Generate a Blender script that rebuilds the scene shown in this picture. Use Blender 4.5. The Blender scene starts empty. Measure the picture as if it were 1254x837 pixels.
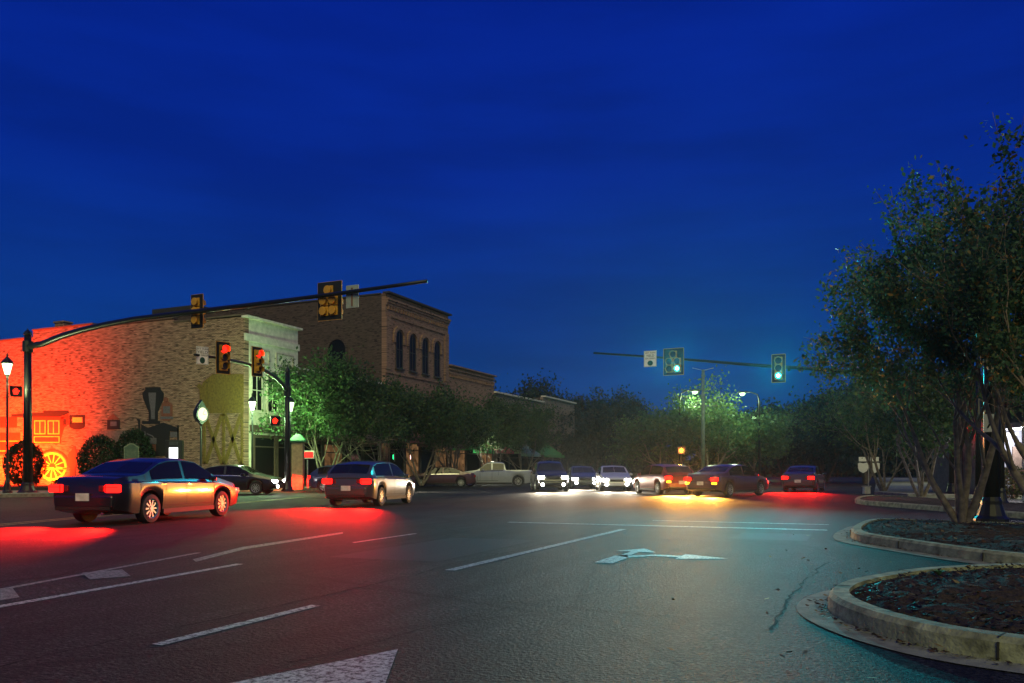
import bpy, math, random
import numpy as np
from mathutils import Vector, Matrix

# ------------------------------------------------------------------ camera, sky, sun, exposure
SC = bpy.context.scene
COL = SC.collection
R = math.radians
TH = R(24.2)                       # the camera looks 24 degrees left of the road's direction (+Y)
CT, ST = math.cos(TH), math.sin(TH)
FPX, CX, HY, EYE = 975.0, 627.0, 577.0, 1.15     # focal length, centre column, horizon row (photo pixels), eye height

cd = bpy.data.cameras.new('camera')
cd.sensor_width = 36.0
cd.lens = FPX / 1254 * 36
cd.shift_y = (HY - 418.5) / 1254
cd.clip_start, cd.clip_end = 0.1, 3000
cam = bpy.data.objects.new('camera', cd)
COL.objects.link(cam)
cam.location = (0, 0, EYE)
cam.rotation_euler = (R(90), 0, TH)
SC.camera = cam

W = bpy.data.worlds.new('World'); SC.world = W; W.use_nodes = True
wn, wl = W.node_tree.nodes, W.node_tree.links
wn.clear()
w_out = wn.new('ShaderNodeOutputWorld'); w_bg = wn.new('ShaderNodeBackground')
w_sky = wn.new('ShaderNodeTexSky'); w_sky.sky_type = 'NISHITA'; w_sky.sun_disc = False
SUN_EL, SUN_AZ = R(28), R(158)
w_sky.sun_elevation = R(2.0); w_sky.sun_rotation = SUN_AZ
w_sky.air_density = 1.0; w_sky.dust_density = 0.3; w_sky.ozone_density = 6.0
# thin dusk cloud bands and the blue of dusk
w_tc = wn.new('ShaderNodeTexCoord'); w_map = wn.new('ShaderNodeMapping'); w_map.inputs['Scale'].default_value = (1.5, 1.5, 9)
w_map.inputs['Rotation'].default_value = (0.12, 0.1, 0)
w_noi = wn.new('ShaderNodeTexNoise'); w_noi.inputs['Scale'].default_value = 2.2; w_noi.inputs['Detail'].default_value = 5
w_rmp = wn.new('ShaderNodeMapRange'); w_rmp.inputs['From Min'].default_value = 0.35; w_rmp.inputs['From Max'].default_value = 0.75
w_rmp.inputs['To Min'].default_value = 0.86; w_rmp.inputs['To Max'].default_value = 1.18
w_sep = wn.new('ShaderNodeSeparateXYZ')
w_el = wn.new('ShaderNodeValToRGB')
cr = w_el.color_ramp
cr.elements[0].position = 0.0; cr.elements[0].color = (0.004, 0.062, 0.215, 1)
cr.elements[1].position = 0.62; cr.elements[1].color = (0.0012, 0.0150, 0.30, 1)
e = cr.elements.new(0.16); e.color = (0.0026, 0.040, 0.235, 1)
e = cr.elements.new(0.34); e.color = (0.0016, 0.023, 0.285, 1)
w_bw = wn.new('ShaderNodeRGBToBW')
w_nrm = wn.new('ShaderNodeMapRange'); w_nrm.inputs['From Max'].default_value = 2.5
w_nrm.inputs['To Min'].default_value = 0.85; w_nrm.inputs['To Max'].default_value = 1.15
w_mul = wn.new('ShaderNodeMath'); w_mul.operation = 'MULTIPLY'
w_mix = wn.new('ShaderNodeMixRGB'); w_mix.blend_type = 'MULTIPLY'; w_mix.inputs['Fac'].default_value = 1
w_sc = wn.new('ShaderNodeMath'); w_sc.operation = 'MULTIPLY'; w_sc.inputs[1].default_value = 1.0
w_com = wn.new('ShaderNodeCombineXYZ')
wl.new(w_tc.outputs['Generated'], w_map.inputs['Vector']); wl.new(w_map.outputs['Vector'], w_noi.inputs['Vector'])
wl.new(w_noi.outputs['Fac'], w_rmp.inputs['Value'])
wl.new(w_tc.outputs['Generated'], w_sep.inputs['Vector']); wl.new(w_sep.outputs['Z'], w_el.inputs['Fac'])
wl.new(w_sky.outputs['Color'], w_bw.inputs['Color']); wl.new(w_bw.outputs['Val'], w_nrm.inputs['Value'])
wl.new(w_rmp.outputs['Result'], w_mul.inputs[0]); wl.new(w_nrm.outputs['Result'], w_mul.inputs[1])
for k in 'XYZ': wl.new(w_mul.outputs[0], w_com.inputs[k])
wl.new(w_el.outputs['Color'], w_mix.inputs['Color1']); wl.new(w_com.outputs['Vector'], w_mix.inputs['Color2'])
wl.new(w_mix.outputs['Color'], w_bg.inputs['Color']); w_bg.inputs['Strength'].default_value = 1.0
wl.new(w_bg.outputs['Background'], w_out.inputs['Surface'])

sd = bpy.data.lights.new('sun', 'SUN'); sd.energy = 1.35; sd.angle = R(40); sd.color = (1.0, 0.93, 0.36)
sun = bpy.data.objects.new('sun', sd); COL.objects.link(sun)
sv = Vector((0.42, -0.86, 0.62))
sun.rotation_euler = sv.to_track_quat('Z', 'Y').to_euler()

SC.view_settings.view_transform = 'Standard'; SC.view_settings.look = 'None'
SC.view_settings.exposure = 0.0; SC.view_settings.gamma = 1.0
SC.view_settings.use_curve_mapping = False
SC.render.engine = 'CYCLES'
SC.cycles.use_denoising = True
SC.cycles.max_bounces = 5; SC.cycles.diffuse_bounces = 2; SC.cycles.glossy_bounces = 3
SC.cycles.sample_clamp_indirect = 4.0
SC.cycles.use_light_tree = True

# ------------------------------------------------------------------ placing helpers
def P(x, y, b):                      # photo pixel + depth -> world
    a = (x - CX) / FPX * b
    return Vector((a * CT - b * ST, a * ST + b * CT, EYE - (y - HY) / FPX * b))
def G(x, y):                         # photo pixel on the ground
    p = P(x, y, FPX * EYE / (y - HY)); p.z = 0; return p
def onY(x, y, Y):                    # photo pixel on a wall plane of constant Y
    k = (x - CX) / FPX
    return P(x, y, Y / (k * ST + CT))
def onX(x, y, X):
    k = (x - CX) / FPX
    return P(x, y, X / (k * CT - ST))
def online(x, y, A, B):              # photo pixel on the vertical plane through A and B
    k = (x - CX) / FPX
    dx, dy = k * CT - ST, k * ST + CT
    ex, ey = B[0] - A[0], B[1] - A[1]
    b = (A[0] * ey - A[1] * ex) / (dx * ey - dy * ex)
    return P(x, y, b)

# ------------------------------------------------------------------ materials
MATS = {}
def mat(name, base, rough=0.6, metal=0.0, var=0.25, scale=6.0, bump=0.0, bscale=40.0, spec=0.4, coat=0.0):
    if name in MATS: return MATS[name]
    m = bpy.data.materials.new(name); m.use_nodes = True
    nt = m.node_tree; n, l = nt.nodes, nt.links
    b = n['Principled BSDF']
    b.inputs['Roughness'].default_value = rough; b.inputs['Metallic'].default_value = metal
    b.inputs['Specular IOR Level'].default_value = spec
    if coat: b.inputs['Coat Weight'].default_value = coat; b.inputs['Coat Roughness'].default_value = 0.08
    tc = n.new('ShaderNodeTexCoord'); no = n.new('ShaderNodeTexNoise')
    no.inputs['Scale'].default_value = scale; no.inputs['Detail'].default_value = 6
    ra = n.new('ShaderNodeValToRGB')
    ra.color_ramp.elements[0].position = 0.3; ra.color_ramp.elements[1].position = 0.72
    ra.color_ramp.elements[0].color = tuple(c * (1 - var) for c in base) + (1,)
    ra.color_ramp.elements[1].color = tuple(min(1, c * (1 + var)) for c in base) + (1,)
    l.new(tc.outputs['Object'], no.inputs['Vector']); l.new(no.outputs['Fac'], ra.inputs['Fac'])
    l.new(ra.outputs['Color'], b.inputs['Base Color'])
    if bump:
        n2 = n.new('ShaderNodeTexNoise'); n2.inputs['Scale'].default_value = bscale; n2.inputs['Detail'].default_value = 4
        bp = n.new('ShaderNodeBump'); bp.inputs['Strength'].default_value = bump; bp.inputs['Distance'].default_value = 0.02
        l.new(tc.outputs['Object'], n2.inputs['Vector']); l.new(n2.outputs['Fac'], bp.inputs['Height'])
        l.new(bp.outputs['Normal'], b.inputs['Normal'])
    MATS[name] = m
    return m
def emit(name, col, strength):
    if name in MATS: return MATS[name]
    m = bpy.data.materials.new(name); m.use_nodes = True
    n, l = m.node_tree.nodes, m.node_tree.links
    n.clear()
    o = n.new('ShaderNodeOutputMaterial'); e = n.new('ShaderNodeEmission')
    e.inputs['Color'].default_value = tuple(col) + (1,); e.inputs['Strength'].default_value = strength
    l.new(e.outputs[0], o.inputs['Surface'])
    MATS[name] = m
    return m
def leafmat(name, cols, rough=0.55):
    m = bpy.data.materials.new(name); m.use_nodes = True
    n, l = m.node_tree.nodes, m.node_tree.links
    b = n['Principled BSDF']; b.inputs['Roughness'].default_value = rough
    b.inputs['Specular IOR Level'].default_value = 0.3
    g = n.new('ShaderNodeNewGeometry'); r = n.new('ShaderNodeValToRGB')
    el = r.color_ramp.elements
    el[0].position = cols[0][0]; el[0].color = tuple(cols[0][1]) + (1,)
    el[1].position = cols[-1][0]; el[1].color = tuple(cols[-1][1]) + (1,)
    for p, c in cols[1:-1]:
        q = el.new(p); q.color = tuple(c) + (1,)
    l.new(g.outputs['Random Per Island'], r.inputs['Fac']); l.new(r.outputs['Color'], b.inputs['Base Color'])
    tr = n.new('ShaderNodeBsdfTranslucent'); mx = n.new('ShaderNodeMixShader'); mx.inputs[0].default_value = 0.42
    l.new(r.outputs['Color'], tr.inputs['Color'])
    o = n['Material Output']
    l.new(b.outputs[0], mx.inputs[1]); l.new(tr.outputs[0], mx.inputs[2]); l.new(mx.outputs[0], o.inputs['Surface'])
    MATS[name] = m
    return m
def brick(name, c1, c2, mortar, axis='XZ', dirt=0.5, rows=0.075, length=0.23, white=None):
    m = bpy.data.materials.new(name); m.use_nodes = True
    n, l = m.node_tree.nodes, m.node_tree.links
    b = n['Principled BSDF']; b.inputs['Roughness'].default_value = 0.85; b.inputs['Specular IOR Level'].default_value = 0.2
    tc = n.new('ShaderNodeTexCoord'); sp = n.new('ShaderNodeSeparateXYZ'); cm = n.new('ShaderNodeCombineXYZ')
    l.new(tc.outputs['Object'], sp.inputs[0])
    l.new(sp.outputs[axis[0]], cm.inputs['X']); l.new(sp.outputs['Z'], cm.inputs['Y'])
    br = n.new('ShaderNodeTexBrick'); br.inputs['Scale'].default_value = 1.0
    br.inputs['Brick Width'].default_value = length; br.inputs['Row Height'].default_value = rows
    br.inputs['Mortar Size'].default_value = 0.011; br.inputs['Mortar Smooth'].default_value = 0.3; br.inputs['Bias'].default_value = -0.1
    br.inputs['Color1'].default_value = tuple(c1) + (1,); br.inputs['Color2'].default_value = tuple(c2) + (1,)
    br.inputs['Mortar'].default_value = tuple(mortar) + (1,)
    l.new(cm.outputs[0], br.inputs['Vector'])
    # worn rows: streaks of dark and missing bricks
    mp = n.new('ShaderNodeMapping'); mp.inputs['Scale'].default_value = (0.9, 7.0, 1)
    l.new(cm.outputs[0], mp.inputs['Vector'])
    no = n.new('ShaderNodeTexNoise'); no.inputs['Scale'].default_value = 1.6; no.inputs['Detail'].default_value = 8; no.inputs['Roughness'].default_value = 0.7
    l.new(mp.outputs[0], no.inputs['Vector'])
    ra = n.new('ShaderNodeValToRGB')
    ra.color_ramp.elements[0].position = 0.36; ra.color_ramp.elements[0].color = (1 - dirt,) * 3 + (1,)
    ra.color_ramp.elements[1].position = 0.56; ra.color_ramp.elements[1].color = (1.1, 1.1, 1.1, 1)
    l.new(no.outputs['Fac'], ra.inputs['Fac'])
    # single dark bricks
    vo = n.new('ShaderNodeTexWhiteNoise'); vo.noise_dimensions = '2D'
    sn = n.new('ShaderNodeVectorMath'); sn.operation = 'SNAP'; sn.inputs[1].default_value = (length, rows, 1)
    l.new(cm.outputs[0], sn.inputs[0]); l.new(sn.outputs[0], vo.inputs['Vector'])
    r2 = n.new('ShaderNodeMapRange'); r2.inputs['From Min'].default_value = 0.0; r2.inputs['From Max'].default_value = 0.16
    r2.inputs['To Min'].default_value = 0.35; r2.inputs['To Max'].default_value = 1.0
    l.new(vo.outputs['Value'], r2.inputs['Value'])
    m1 = n.new('ShaderNodeMixRGB'); m1.blend_type = 'MULTIPLY'; m1.inputs['Fac'].default_value = 1
    l.new(br.outputs['Color'], m1.inputs['Color1']); l.new(ra.outputs['Color'], m1.inputs['Color2'])
    m2 = n.new('ShaderNodeMixRGB'); m2.blend_type = 'MULTIPLY'; m2.inputs['Fac'].default_value = 1
    l.new(m1.outputs[0], m2.inputs['Color1']); l.new(r2.outputs[0], m2.inputs['Color2'])
    l.new(m2.outputs[0], b.inputs['Base Color'])
    bp = n.new('ShaderNodeBump'); bp.inputs['Strength'].default_value = 0.6; bp.inputs['Distance'].default_value = 0.02
    l.new(m2.outputs[0], bp.inputs['Height']); l.new(bp.outputs[0], b.inputs['Normal'])
    MATS[name] = m
    return m

def asphalt():
    m = bpy.data.materials.new('asphalt'); m.use_nodes = True
    n, l = m.node_tree.nodes, m.node_tree.links
    b = n['Principled BSDF']; b.inputs['Roughness'].default_value = 0.72; b.inputs['Specular IOR Level'].default_value = 0.22
    tc = n.new('ShaderNodeTexCoord')
    def noise(sc, det=4, vec=None, rough=0.6):
        x = n.new('ShaderNodeTexNoise'); x.inputs['Scale'].default_value = sc; x.inputs['Detail'].default_value = det
        x.inputs['Roughness'].default_value = rough
        l.new(vec or tc.outputs['Object'], x.inputs['Vector']); return x
    def ramp(src, p0, c0, p1, c1):
        x = n.new('ShaderNodeValToRGB'); e = x.color_ramp.elements
        e[0].position = p0; e[0].color = (c0,) * 3 + (1,); e[1].position = p1; e[1].color = (c1,) * 3 + (1,)
        l.new(src, x.inputs['Fac']); return x
    def mul(a, c):
        x = n.new('ShaderNodeMixRGB'); x.blend_type = 'MULTIPLY'; x.inputs['Fac'].default_value = 1
        l.new(a, x.inputs['Color1']); l.new(c, x.inputs['Color2']); return x.outputs[0]
    g = ramp(noise(34, 3, None, 0.7).outputs['Fac'], 0.44, 0.001, 0.61, 0.050)      # aggregate
    mid = ramp(noise(9, 5, None, 0.75).outputs['Fac'], 0.36, 0.3, 0.64, 1.4)      # mottling
    big = ramp(noise(0.35, 5).outputs['Fac'], 0.35, 0.35, 0.65, 1.2)                # patches
    mp = n.new('ShaderNodeMapping'); mp.inputs['Scale'].default_value = (1.6, 0.05, 1)
    l.new(tc.outputs['Object'], mp.inputs['Vector'])
    tracks = ramp(noise(1.2, 3, mp.outputs[0]).outputs['Fac'], 0.36, 0.42, 0.62, 1.4)  # worn wheel tracks
    # cracks
    ds = noise(1.1, 4)
    wv = n.new('ShaderNodeMixRGB'); wv.inputs['Fac'].default_value = 0.22
    l.new(tc.outputs['Object'], wv.inputs['Color1']); l.new(ds.outputs['Color'], wv.inputs['Color2'])
    vo = n.new('ShaderNodeTexVoronoi'); vo.feature = 'DISTANCE_TO_EDGE'; vo.inputs['Scale'].default_value = 0.32
    l.new(wv.outputs[0], vo.inputs['Vector'])
    ck = ramp(vo.outputs['Distance'], 0.0, 0.12, 0.016, 1.0)
    col = mul(mul(mul(mul(g.outputs[0], mid.outputs[0]), big.outputs[0]), tracks.outputs[0]), ck.outputs[0])
    l.new(col, b.inputs['Base Color'])
    bp = n.new('ShaderNodeBump'); bp.inputs['Strength'].default_value = 0.9; bp.inputs['Distance'].default_value = 0.02
    l.new(noise(30, 3, None, 0.7).outputs['Fac'], bp.inputs['Height']); l.new(bp.outputs[0], b.inputs['Normal'])
    MATS['asphalt'] = m
    return m
def paint(name, col):
    """worn road paint: chips show dark asphalt"""
    m = bpy.data.materials.new(name); m.use_nodes = True
    n, l = m.node_tree.nodes, m.node_tree.links
    b = n['Principled BSDF']; b.inputs['Roughness'].default_value = 0.6
    tc = n.new('ShaderNodeTexCoord')
    no = n.new('ShaderNodeTexNoise'); no.inputs['Scale'].default_value = 22; no.inputs['Detail'].default_value = 8; no.inputs['Roughness'].default_value = 0.8
    l.new(tc.outputs['Object'], no.inputs['Vector'])
    r = n.new('ShaderNodeValToRGB'); e = r.color_ramp.elements
    e[0].position = 0.43; e[0].color = (0.02, 0.02, 0.02, 1); e[1].position = 0.54; e[1].color = tuple(col) + (1,)
    l.new(no.outputs['Fac'], r.inputs['Fac']); l.new(r.outputs[0], b.inputs['Base Color'])
    MATS[name] = m
    return m

ASPH = asphalt()
WHITEP = paint('white_road_paint', (0.55, 0.55, 0.50)); YELLOWP = paint('yellow_road_paint', (0.55, 0.38, 0.05))
CONC = mat('concrete', (0.20, 0.205, 0.15), 0.85, var=0.45, scale=5, bump=0.5, bscale=45)
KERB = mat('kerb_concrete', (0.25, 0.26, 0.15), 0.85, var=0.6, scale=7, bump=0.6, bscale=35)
MULCH = mat('mulch', (0.035, 0.024, 0.016), 0.95, var=0.7, scale=28, bump=1.0, bscale=60)
BLACKM = mat('black_metal', (0.009, 0.0095, 0.01), 0.4, 0.0, var=0.2, scale=4)
DARKM = mat('dark_grey_metal', (0.05, 0.052, 0.055), 0.4, 0.5, var=0.2)
GALV = mat('galvanised_steel', (0.35, 0.36, 0.36), 0.45, 0.7, var=0.15)
YELLOWM = mat('yellow_housing', (0.55, 0.27, 0.02), 0.5, var=0.2, scale=5)
BLACKP = mat('matt_black', (0.008, 0.008, 0.009), 0.7, var=0.2)
GLASSD = mat('dark_glass', (0.008, 0.008, 0.009), 0.14, var=0.1, spec=0.12)
CARGLASS = mat('car_glass', (0.006, 0.007, 0.008), 0.06, var=0.1, spec=0.35)
SIGNW = mat('white_sign', (0.75, 0.75, 0.72), 0.5, var=0.06)
SIGNBACK = mat('sign_back', (0.38, 0.42, 0.32), 0.5, 0.3, var=0.12)
BARK = mat('pale_bark', (0.21, 0.17, 0.125), 0.85, var=0.45, scale=9, bump=0.5, bscale=22)
BARKD = mat('dark_bark', (0.06, 0.045, 0.035), 0.9, var=0.4, scale=9, bump=0.5)
WOOD = mat('pole_wood', (0.10, 0.075, 0.055), 0.9, var=0.35, scale=8)
CHROME = mat('chrome', (0.6, 0.6, 0.62), 0.15, 1.0, var=0.05)
RUBBER = mat('rubber', (0.015, 0.015, 0.015), 0.8, var=0.2)
LENS_OFF = mat('unlit_lens', (0.05, 0.03, 0.02), 0.25, var=0.1)

# ------------------------------------------------------------------ mesh helpers
class MB:
    def __init__(s): s.v = []; s.f = []
    def quad(s, *pts):
        i = len(s.v); s.v += [tuple(p) for p in pts]; s.f.append(tuple(range(i, i + len(pts)))); return s
    def box(s, c, d, rz=0.0, taper=1.0):
        x, y, z = d[0] / 2, d[1] / 2, d[2] / 2; i = len(s.v)
        co, si = math.cos(rz), math.sin(rz)
        for k, (a, b, e) in enumerate([(-1,-1,-1),(1,-1,-1),(1,1,-1),(-1,1,-1),(-1,-1,1),(1,-1,1),(1,1,1),(-1,1,1)]):
            t = taper if e > 0 else 1.0
            px, py = a * x * t, b * y * t
            s.v.append((c[0] + px * co - py * si, c[1] + px * si + py * co, c[2] + e * z))
        s.f += [tuple(i + q for q in f) for f in ((0,3,2,1),(4,5,6,7),(0,1,5,4),(1,2,6,5),(2,3,7,6),(3,0,4,7))]
        return s
    def tube(s, path, rad, n=8, cap=True):
        path = [Vector(p) for p in path]
        if not hasattr(rad, '__len__'): rad = [rad] * len(path)
        base = len(s.v); prev = None
        for k, p in enumerate(path):
            d = (path[min(k + 1, len(path) - 1)] - path[max(k - 1, 0)])
            d = d.normalized() if d.length > 1e-9 else Vector((0, 0, 1))
            if prev is None:
                u = d.orthogonal().normalized()
            else:
                u = prev - d * prev.dot(d); u = u.normalized() if u.length > 1e-6 else d.orthogonal().normalized()
            prev = u; w = d.cross(u)
            for j in range(n):
                a = 2 * math.pi * j / n
                s.v.append(tuple(p + (u * math.cos(a) + w * math.sin(a)) * rad[k]))
        for k in range(len(path) - 1):
            for j in range(n):
                a = base + k * n + j; b = base + k * n + (j + 1) % n
                s.f.append((a, b, b + n, a + n))
        if cap:
            s.f.append(tuple(base + j for j in reversed(range(n))))
            s.f.append(tuple(base + (len(path) - 1) * n + j for j in range(n)))
        return s
    def lathe(s, prof, n=16, c=(0, 0, 0)):
        base = len(s.v)
        for r, z in prof:
            for j in range(n):
                a = 2 * math.pi * j / n
                s.v.append((c[0] + r * math.cos(a), c[1] + r * math.sin(a), c[2] + z))
        for k in range(len(prof) - 1):
            for j in range(n):
                a = base + k * n + j; b = base + k * n + (j + 1) % n
                s.f.append((a, b, b + n, a + n))
        s.f.append(tuple(base + j for j in reversed(range(n))))
        s.f.append(tuple(base + (len(prof) - 1) * n + j for j in range(n)))
        return s
    def prism(s, poly, h0, h1, put):
        """polygon (2-D) extruded between h0 and h1; put(u, v, h) gives the point"""
        i = len(s.v); n = len(poly)
        s.v += [tuple(put(u, v, h0)) for u, v in poly] + [tuple(put(u, v, h1)) for u, v in poly]
        s.f.append(tuple(i + k for k in reversed(range(n)))); s.f.append(tuple(i + n + k for k in range(n)))
        for k in range(n):
            a, b = i + k, i + (k + 1) % n
            s.f.append((a, b, b + n, a + n))
        return s
    def build(s, name, m, parent=None, smooth=False, loc=None, bevel=0.0):
        me = bpy.data.meshes.new(name); me.from_pydata(s.v, [], s.f)
        import bmesh
        bm = bmesh.new(); bm.from_mesh(me); bmesh.ops.recalc_face_normals(bm, faces=bm.faces); bm.to_mesh(me); bm.free()
        me.materials.append(m)
        if smooth: me.polygons.foreach_set('use_smooth', [True] * len(me.polygons))
        o = bpy.data.objects.new(name, me); COL.objects.link(o)
        if parent is not None: o.parent = parent
        if loc is not None: o.location = loc
        if bevel:
            md = o.modifiers.new('bevel', 'BEVEL'); md.width = bevel; md.segments = 2; md.limit_method = 'ANGLE'
        return o
def flat(z0, z1): return lambda u, v, h: (u, v, h)
XY = lambda u, v, h: (u, v, h)
XZ = lambda u, v, h: (u, h, v)
YZ = lambda u, v, h: (h, u, v)

def tag(o, label, cat, group=None):
    o['label'] = label; o['category'] = cat
    if group: o['group'] = group
    return o
def thing(name, label, cat, loc=(0, 0, 0), rz=0.0, group=None):
    o = bpy.data.objects.new(name, None); COL.objects.link(o); o.empty_display_size = 0.2
    o.location = loc; o.rotation_euler = (0, 0, rz)
    return tag(o, label, cat, group)
def struct(o): o['kind'] = 'structure'; return o
def lamp_light(name, kind, parent, loc, energy, col, size=0.1, aim=None, angle=None, blend=0.6):
    d = bpy.data.lights.new(name, kind); d.energy = energy; d.color = col
    if kind in ('POINT', 'SPOT'): d.shadow_soft_size = size
    if kind == 'SPOT':
        d.spot_size = angle or R(120); d.spot_blend = blend
    o = bpy.data.objects.new(name, d); COL.objects.link(o); o.parent = parent; o.location = loc
    if aim is not None: o.rotation_euler = Vector(aim).to_track_quat('-Z', 'Y').to_euler()
    return o
_txt = {}
def lettering(text, size, m, parent, mtx, name='lettering', th=0.004):
    c = bpy.data.curves.new('t', 'FONT'); c.body = text; c.size = size; c.align_x = 'CENTER'; c.align_y = 'CENTER'; c.extrude = th
    t = bpy.data.objects.new('t', c); COL.objects.link(t)
    bpy.context.view_layer.update()
    me = bpy.data.meshes.new_from_object(t.evaluated_get(bpy.context.evaluated_depsgraph_get()))
    bpy.data.objects.remove(t); bpy.data.curves.remove(c)
    me.name = name; me.materials.clear(); me.materials.append(m)
    o = bpy.data.objects.new(name, me); COL.objects.link(o); o.parent = parent; o.matrix_local = mtx
    return o

# ------------------------------------------------------------------ ground, road, kerbs
DIRT = mat('dark_ground', (0.03, 0.032, 0.022), 0.95, var=0.4, scale=0.5, bump=0.5, bscale=8)
struct(MB().quad((-600, -300, -0.004), (600, -300, -0.004), (600, 800, -0.004), (-600, 800, -0.004)).build('ground', DIRT))
struct(MB().quad((-75, -12, 0), (60, -12, 0), (60, 190, 0), (-75, 190, 0)).build('road', ASPH))

MARKS = 0.0025
def wavy_seam(pts, w, seed):
    rnd = random.Random(seed); mb = MB(); pp = []
    for a, b in zip(pts, pts[1:]):
        n_ = max(2, int((b - a).length / .12))
        for i in range(n_): pp.append(a + (b - a) * (i / n_))
    off = 0; L_, R_ = [], []
    for i, p in enumerate(pp):
        d = (pp[min(i + 1, len(pp) - 1)] - pp[max(i - 1, 0)]).normalized(); nn = Vector((-d.y, d.x, 0))
        off = off * .9 + rnd.gauss(0, .018); ww = w * rnd.uniform(.12, .6)
        L_.append(p + nn * (off - ww / 2)); R_.append(p + nn * (off + ww / 2))
    for i in range(len(pp) - 1):
        mb.quad(*[(q.x, q.y, .0015) for q in (L_[i], L_[i + 1], R_[i + 1], R_[i])])
    return struct(mb.build('tar_seam', mat('tar', (.006, .006, .007), .85, spec=.1, var=.2)))
V2 = lambda x, y: Vector((x, y, 0))
wavy_seam([G(1012, 688), G(975, 712), G(962, 735), G(935, 775)], .05, 1)
wavy_seam([V2(-4.7, 2.2), V2(-4.62, 9), V2(-4.7, 16)], .035, 2)
wavy_seam([V2(-9.6, 12.9), V2(-5, 13.3), V2(-1, 13.1)], .04, 3)
wavy_seam([V2(-7.6, 6.1), V2(-4.6, 6.5), V2(-1.4, 6.2)], .03, 4)
wavy_seam([V2(-3.2, 3.8), V2(-2.9, 5.6), V2(-2.0, 7.9)], .025, 5)
wavy_seam([V2(-12, 9), V2(-11.4, 17), V2(-12, 30)], .05, 6)
# a darker resurfaced patch and old trench
def patch_sheet(pts, m): return struct(MB().quad(*[(x, y, .001) for x, y in pts]).build('road_patch', m))
PATCHM = mat('fresh_asphalt', (.010, .010, .011), .7, var=.6, scale=45, bump=.8, bscale=45)
patch_sheet([(-6.6, 8.7), (-5.0, 8.8), (-5.05, 12.2), (-6.55, 12.1)], PATCHM)
patch_sheet([(-2.2, 13.9), (-.95, 13.9), (-.95, 15.4), (-2.15, 15.35)], PATCHM)
def strip(name, a, b, w, m, dash=None):
    a, b = Vector((a[0], a[1], 0)), Vector((b[0], b[1], 0)); d = (b - a).normalized(); nrm = Vector((-d.y, d.x, 0)) * w / 2
    mb = MB()
    segs = [(0, (b - a).length)]
    if dash:
        segs = []; t = dash[2] if len(dash) > 2 else 0
        while t < (b - a).length: segs.append((t, min(t + dash[0], (b - a).length))); t += dash[0] + dash[1]
    for t0, t1 in segs:
        p, q = a + d * t0, a + d * t1
        z = Vector((0, 0, MARKS))
        mb.quad(p - nrm + z, q - nrm + z, q + nrm + z, p + nrm + z)
    return struct(mb.build(name, m))
# lane lines
strip('lane_line', (-4.30, 3.84), (-4.32, 5.52), 0.10, WHITEP)
strip('lane_line', (-4.43, 8.1), (-4.43, 15.2), 0.13, WHITEP)
strip('edge_line', (-6.45, 2.0), (-7.1, 7.6), 0.11, WHITEP)
strip('edge_line', (-7.3, 3.6), (-8.6, 8.4), 0.09, paint('faded_paint', (.28, .28, .25)))
strip('edge_line', (-7.55, 10.6), (-7.6, 12.6), 0.08, WHITEP)
strip('centre_line', (-15.2, 6.5), (-22.5, 28), 0.12, YELLOWP)
strip('centre_line', (-15.5, 6.4), (-22.8, 28), 0.12, YELLOWP)
strip('stop_line', (-7.4, 16.25), (-0.75, 16.6), 0.20, WHITEP)
strip('crosswalk_line', (-4.6, 18.2), (-0.8, 18.3), 0.14, WHITEP)
strip('lane_line', (-4.4, 46), (-4.4, 120), 0.12, WHITEP, (3, 9))
strip('lane_line', (-7.8, 46), (-7.8, 120), 0.12, WHITEP, (3, 9))
strip('centre_line', (-11.4, 44), (-11.4, 120), 0.12, YELLOWP)
def gpoly(name, pts, m, z=0.0035, kind=True):
    mb = MB(); mb.quad(*[(p.x, p.y, z) for p in pts])
    o = mb.build(name, m); return struct(o)
def arrow_local(name, pieces, m, c, rz):
    mb = MB(); co, si = math.cos(rz), math.sin(rz)
    for k, pc in enumerate(pieces):
        mb.quad(*[(c[0] + u * co - v * si, c[1] + u * si + v * co, MARKS) for u, v in pc])
    return struct(mb.build(name, m))
# right-turn arrow beyond, left half straight arrow in the foreground
arrow_local('turn_arrow', [
    [(-.12, 0), (.12, 0), (.12, .72), (.04, .95), (-.12, .9)],
    [(-.12, .9), (.04, .95), (.36, 1.22), (.36, 1.04), (.12, .72)],
    [(.36, 1.04), (.36, 1.22), (.72, 1.22), (.72, 1.04)],
    [(.72, .82), (.72, 1.44), (1.35, 1.13)],
    [(-.06, 1.0), (.06, 1.06), (.06, 1.5), (-.06, 1.5)],
    [(-.3, 1.5), (.3, 1.5), (0, 2.0)]], WHITEP, (-3.04, 9.55), 0)
arrow_local('lane_arrow', [[(-.46, 0), (.46, 0), (0, 1.05)], [(-.1, -1.6), (.1, -1.6), (.1, 0), (-.1, 0)]], WHITEP, (-2.70, 3.33), R(4))
# pale worn concrete patch lines by the median gore
WORNP = paint('worn_road_paint', (0.26, 0.26, 0.23))
gpoly('gore_marking', [G(240, 688.5), G(300, 673), G(420, 654), G(420, 652), G(296, 670.5), G(236, 685.5)], WORNP)
gpoly('gore_marking', [G(100, 702), G(150, 698), G(160, 706), G(110, 710)], WORNP)
gpoly('gore_marking', [G(0, 722), G(14, 719), G(24, 732), G(0, 736)], WORNP)

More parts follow.
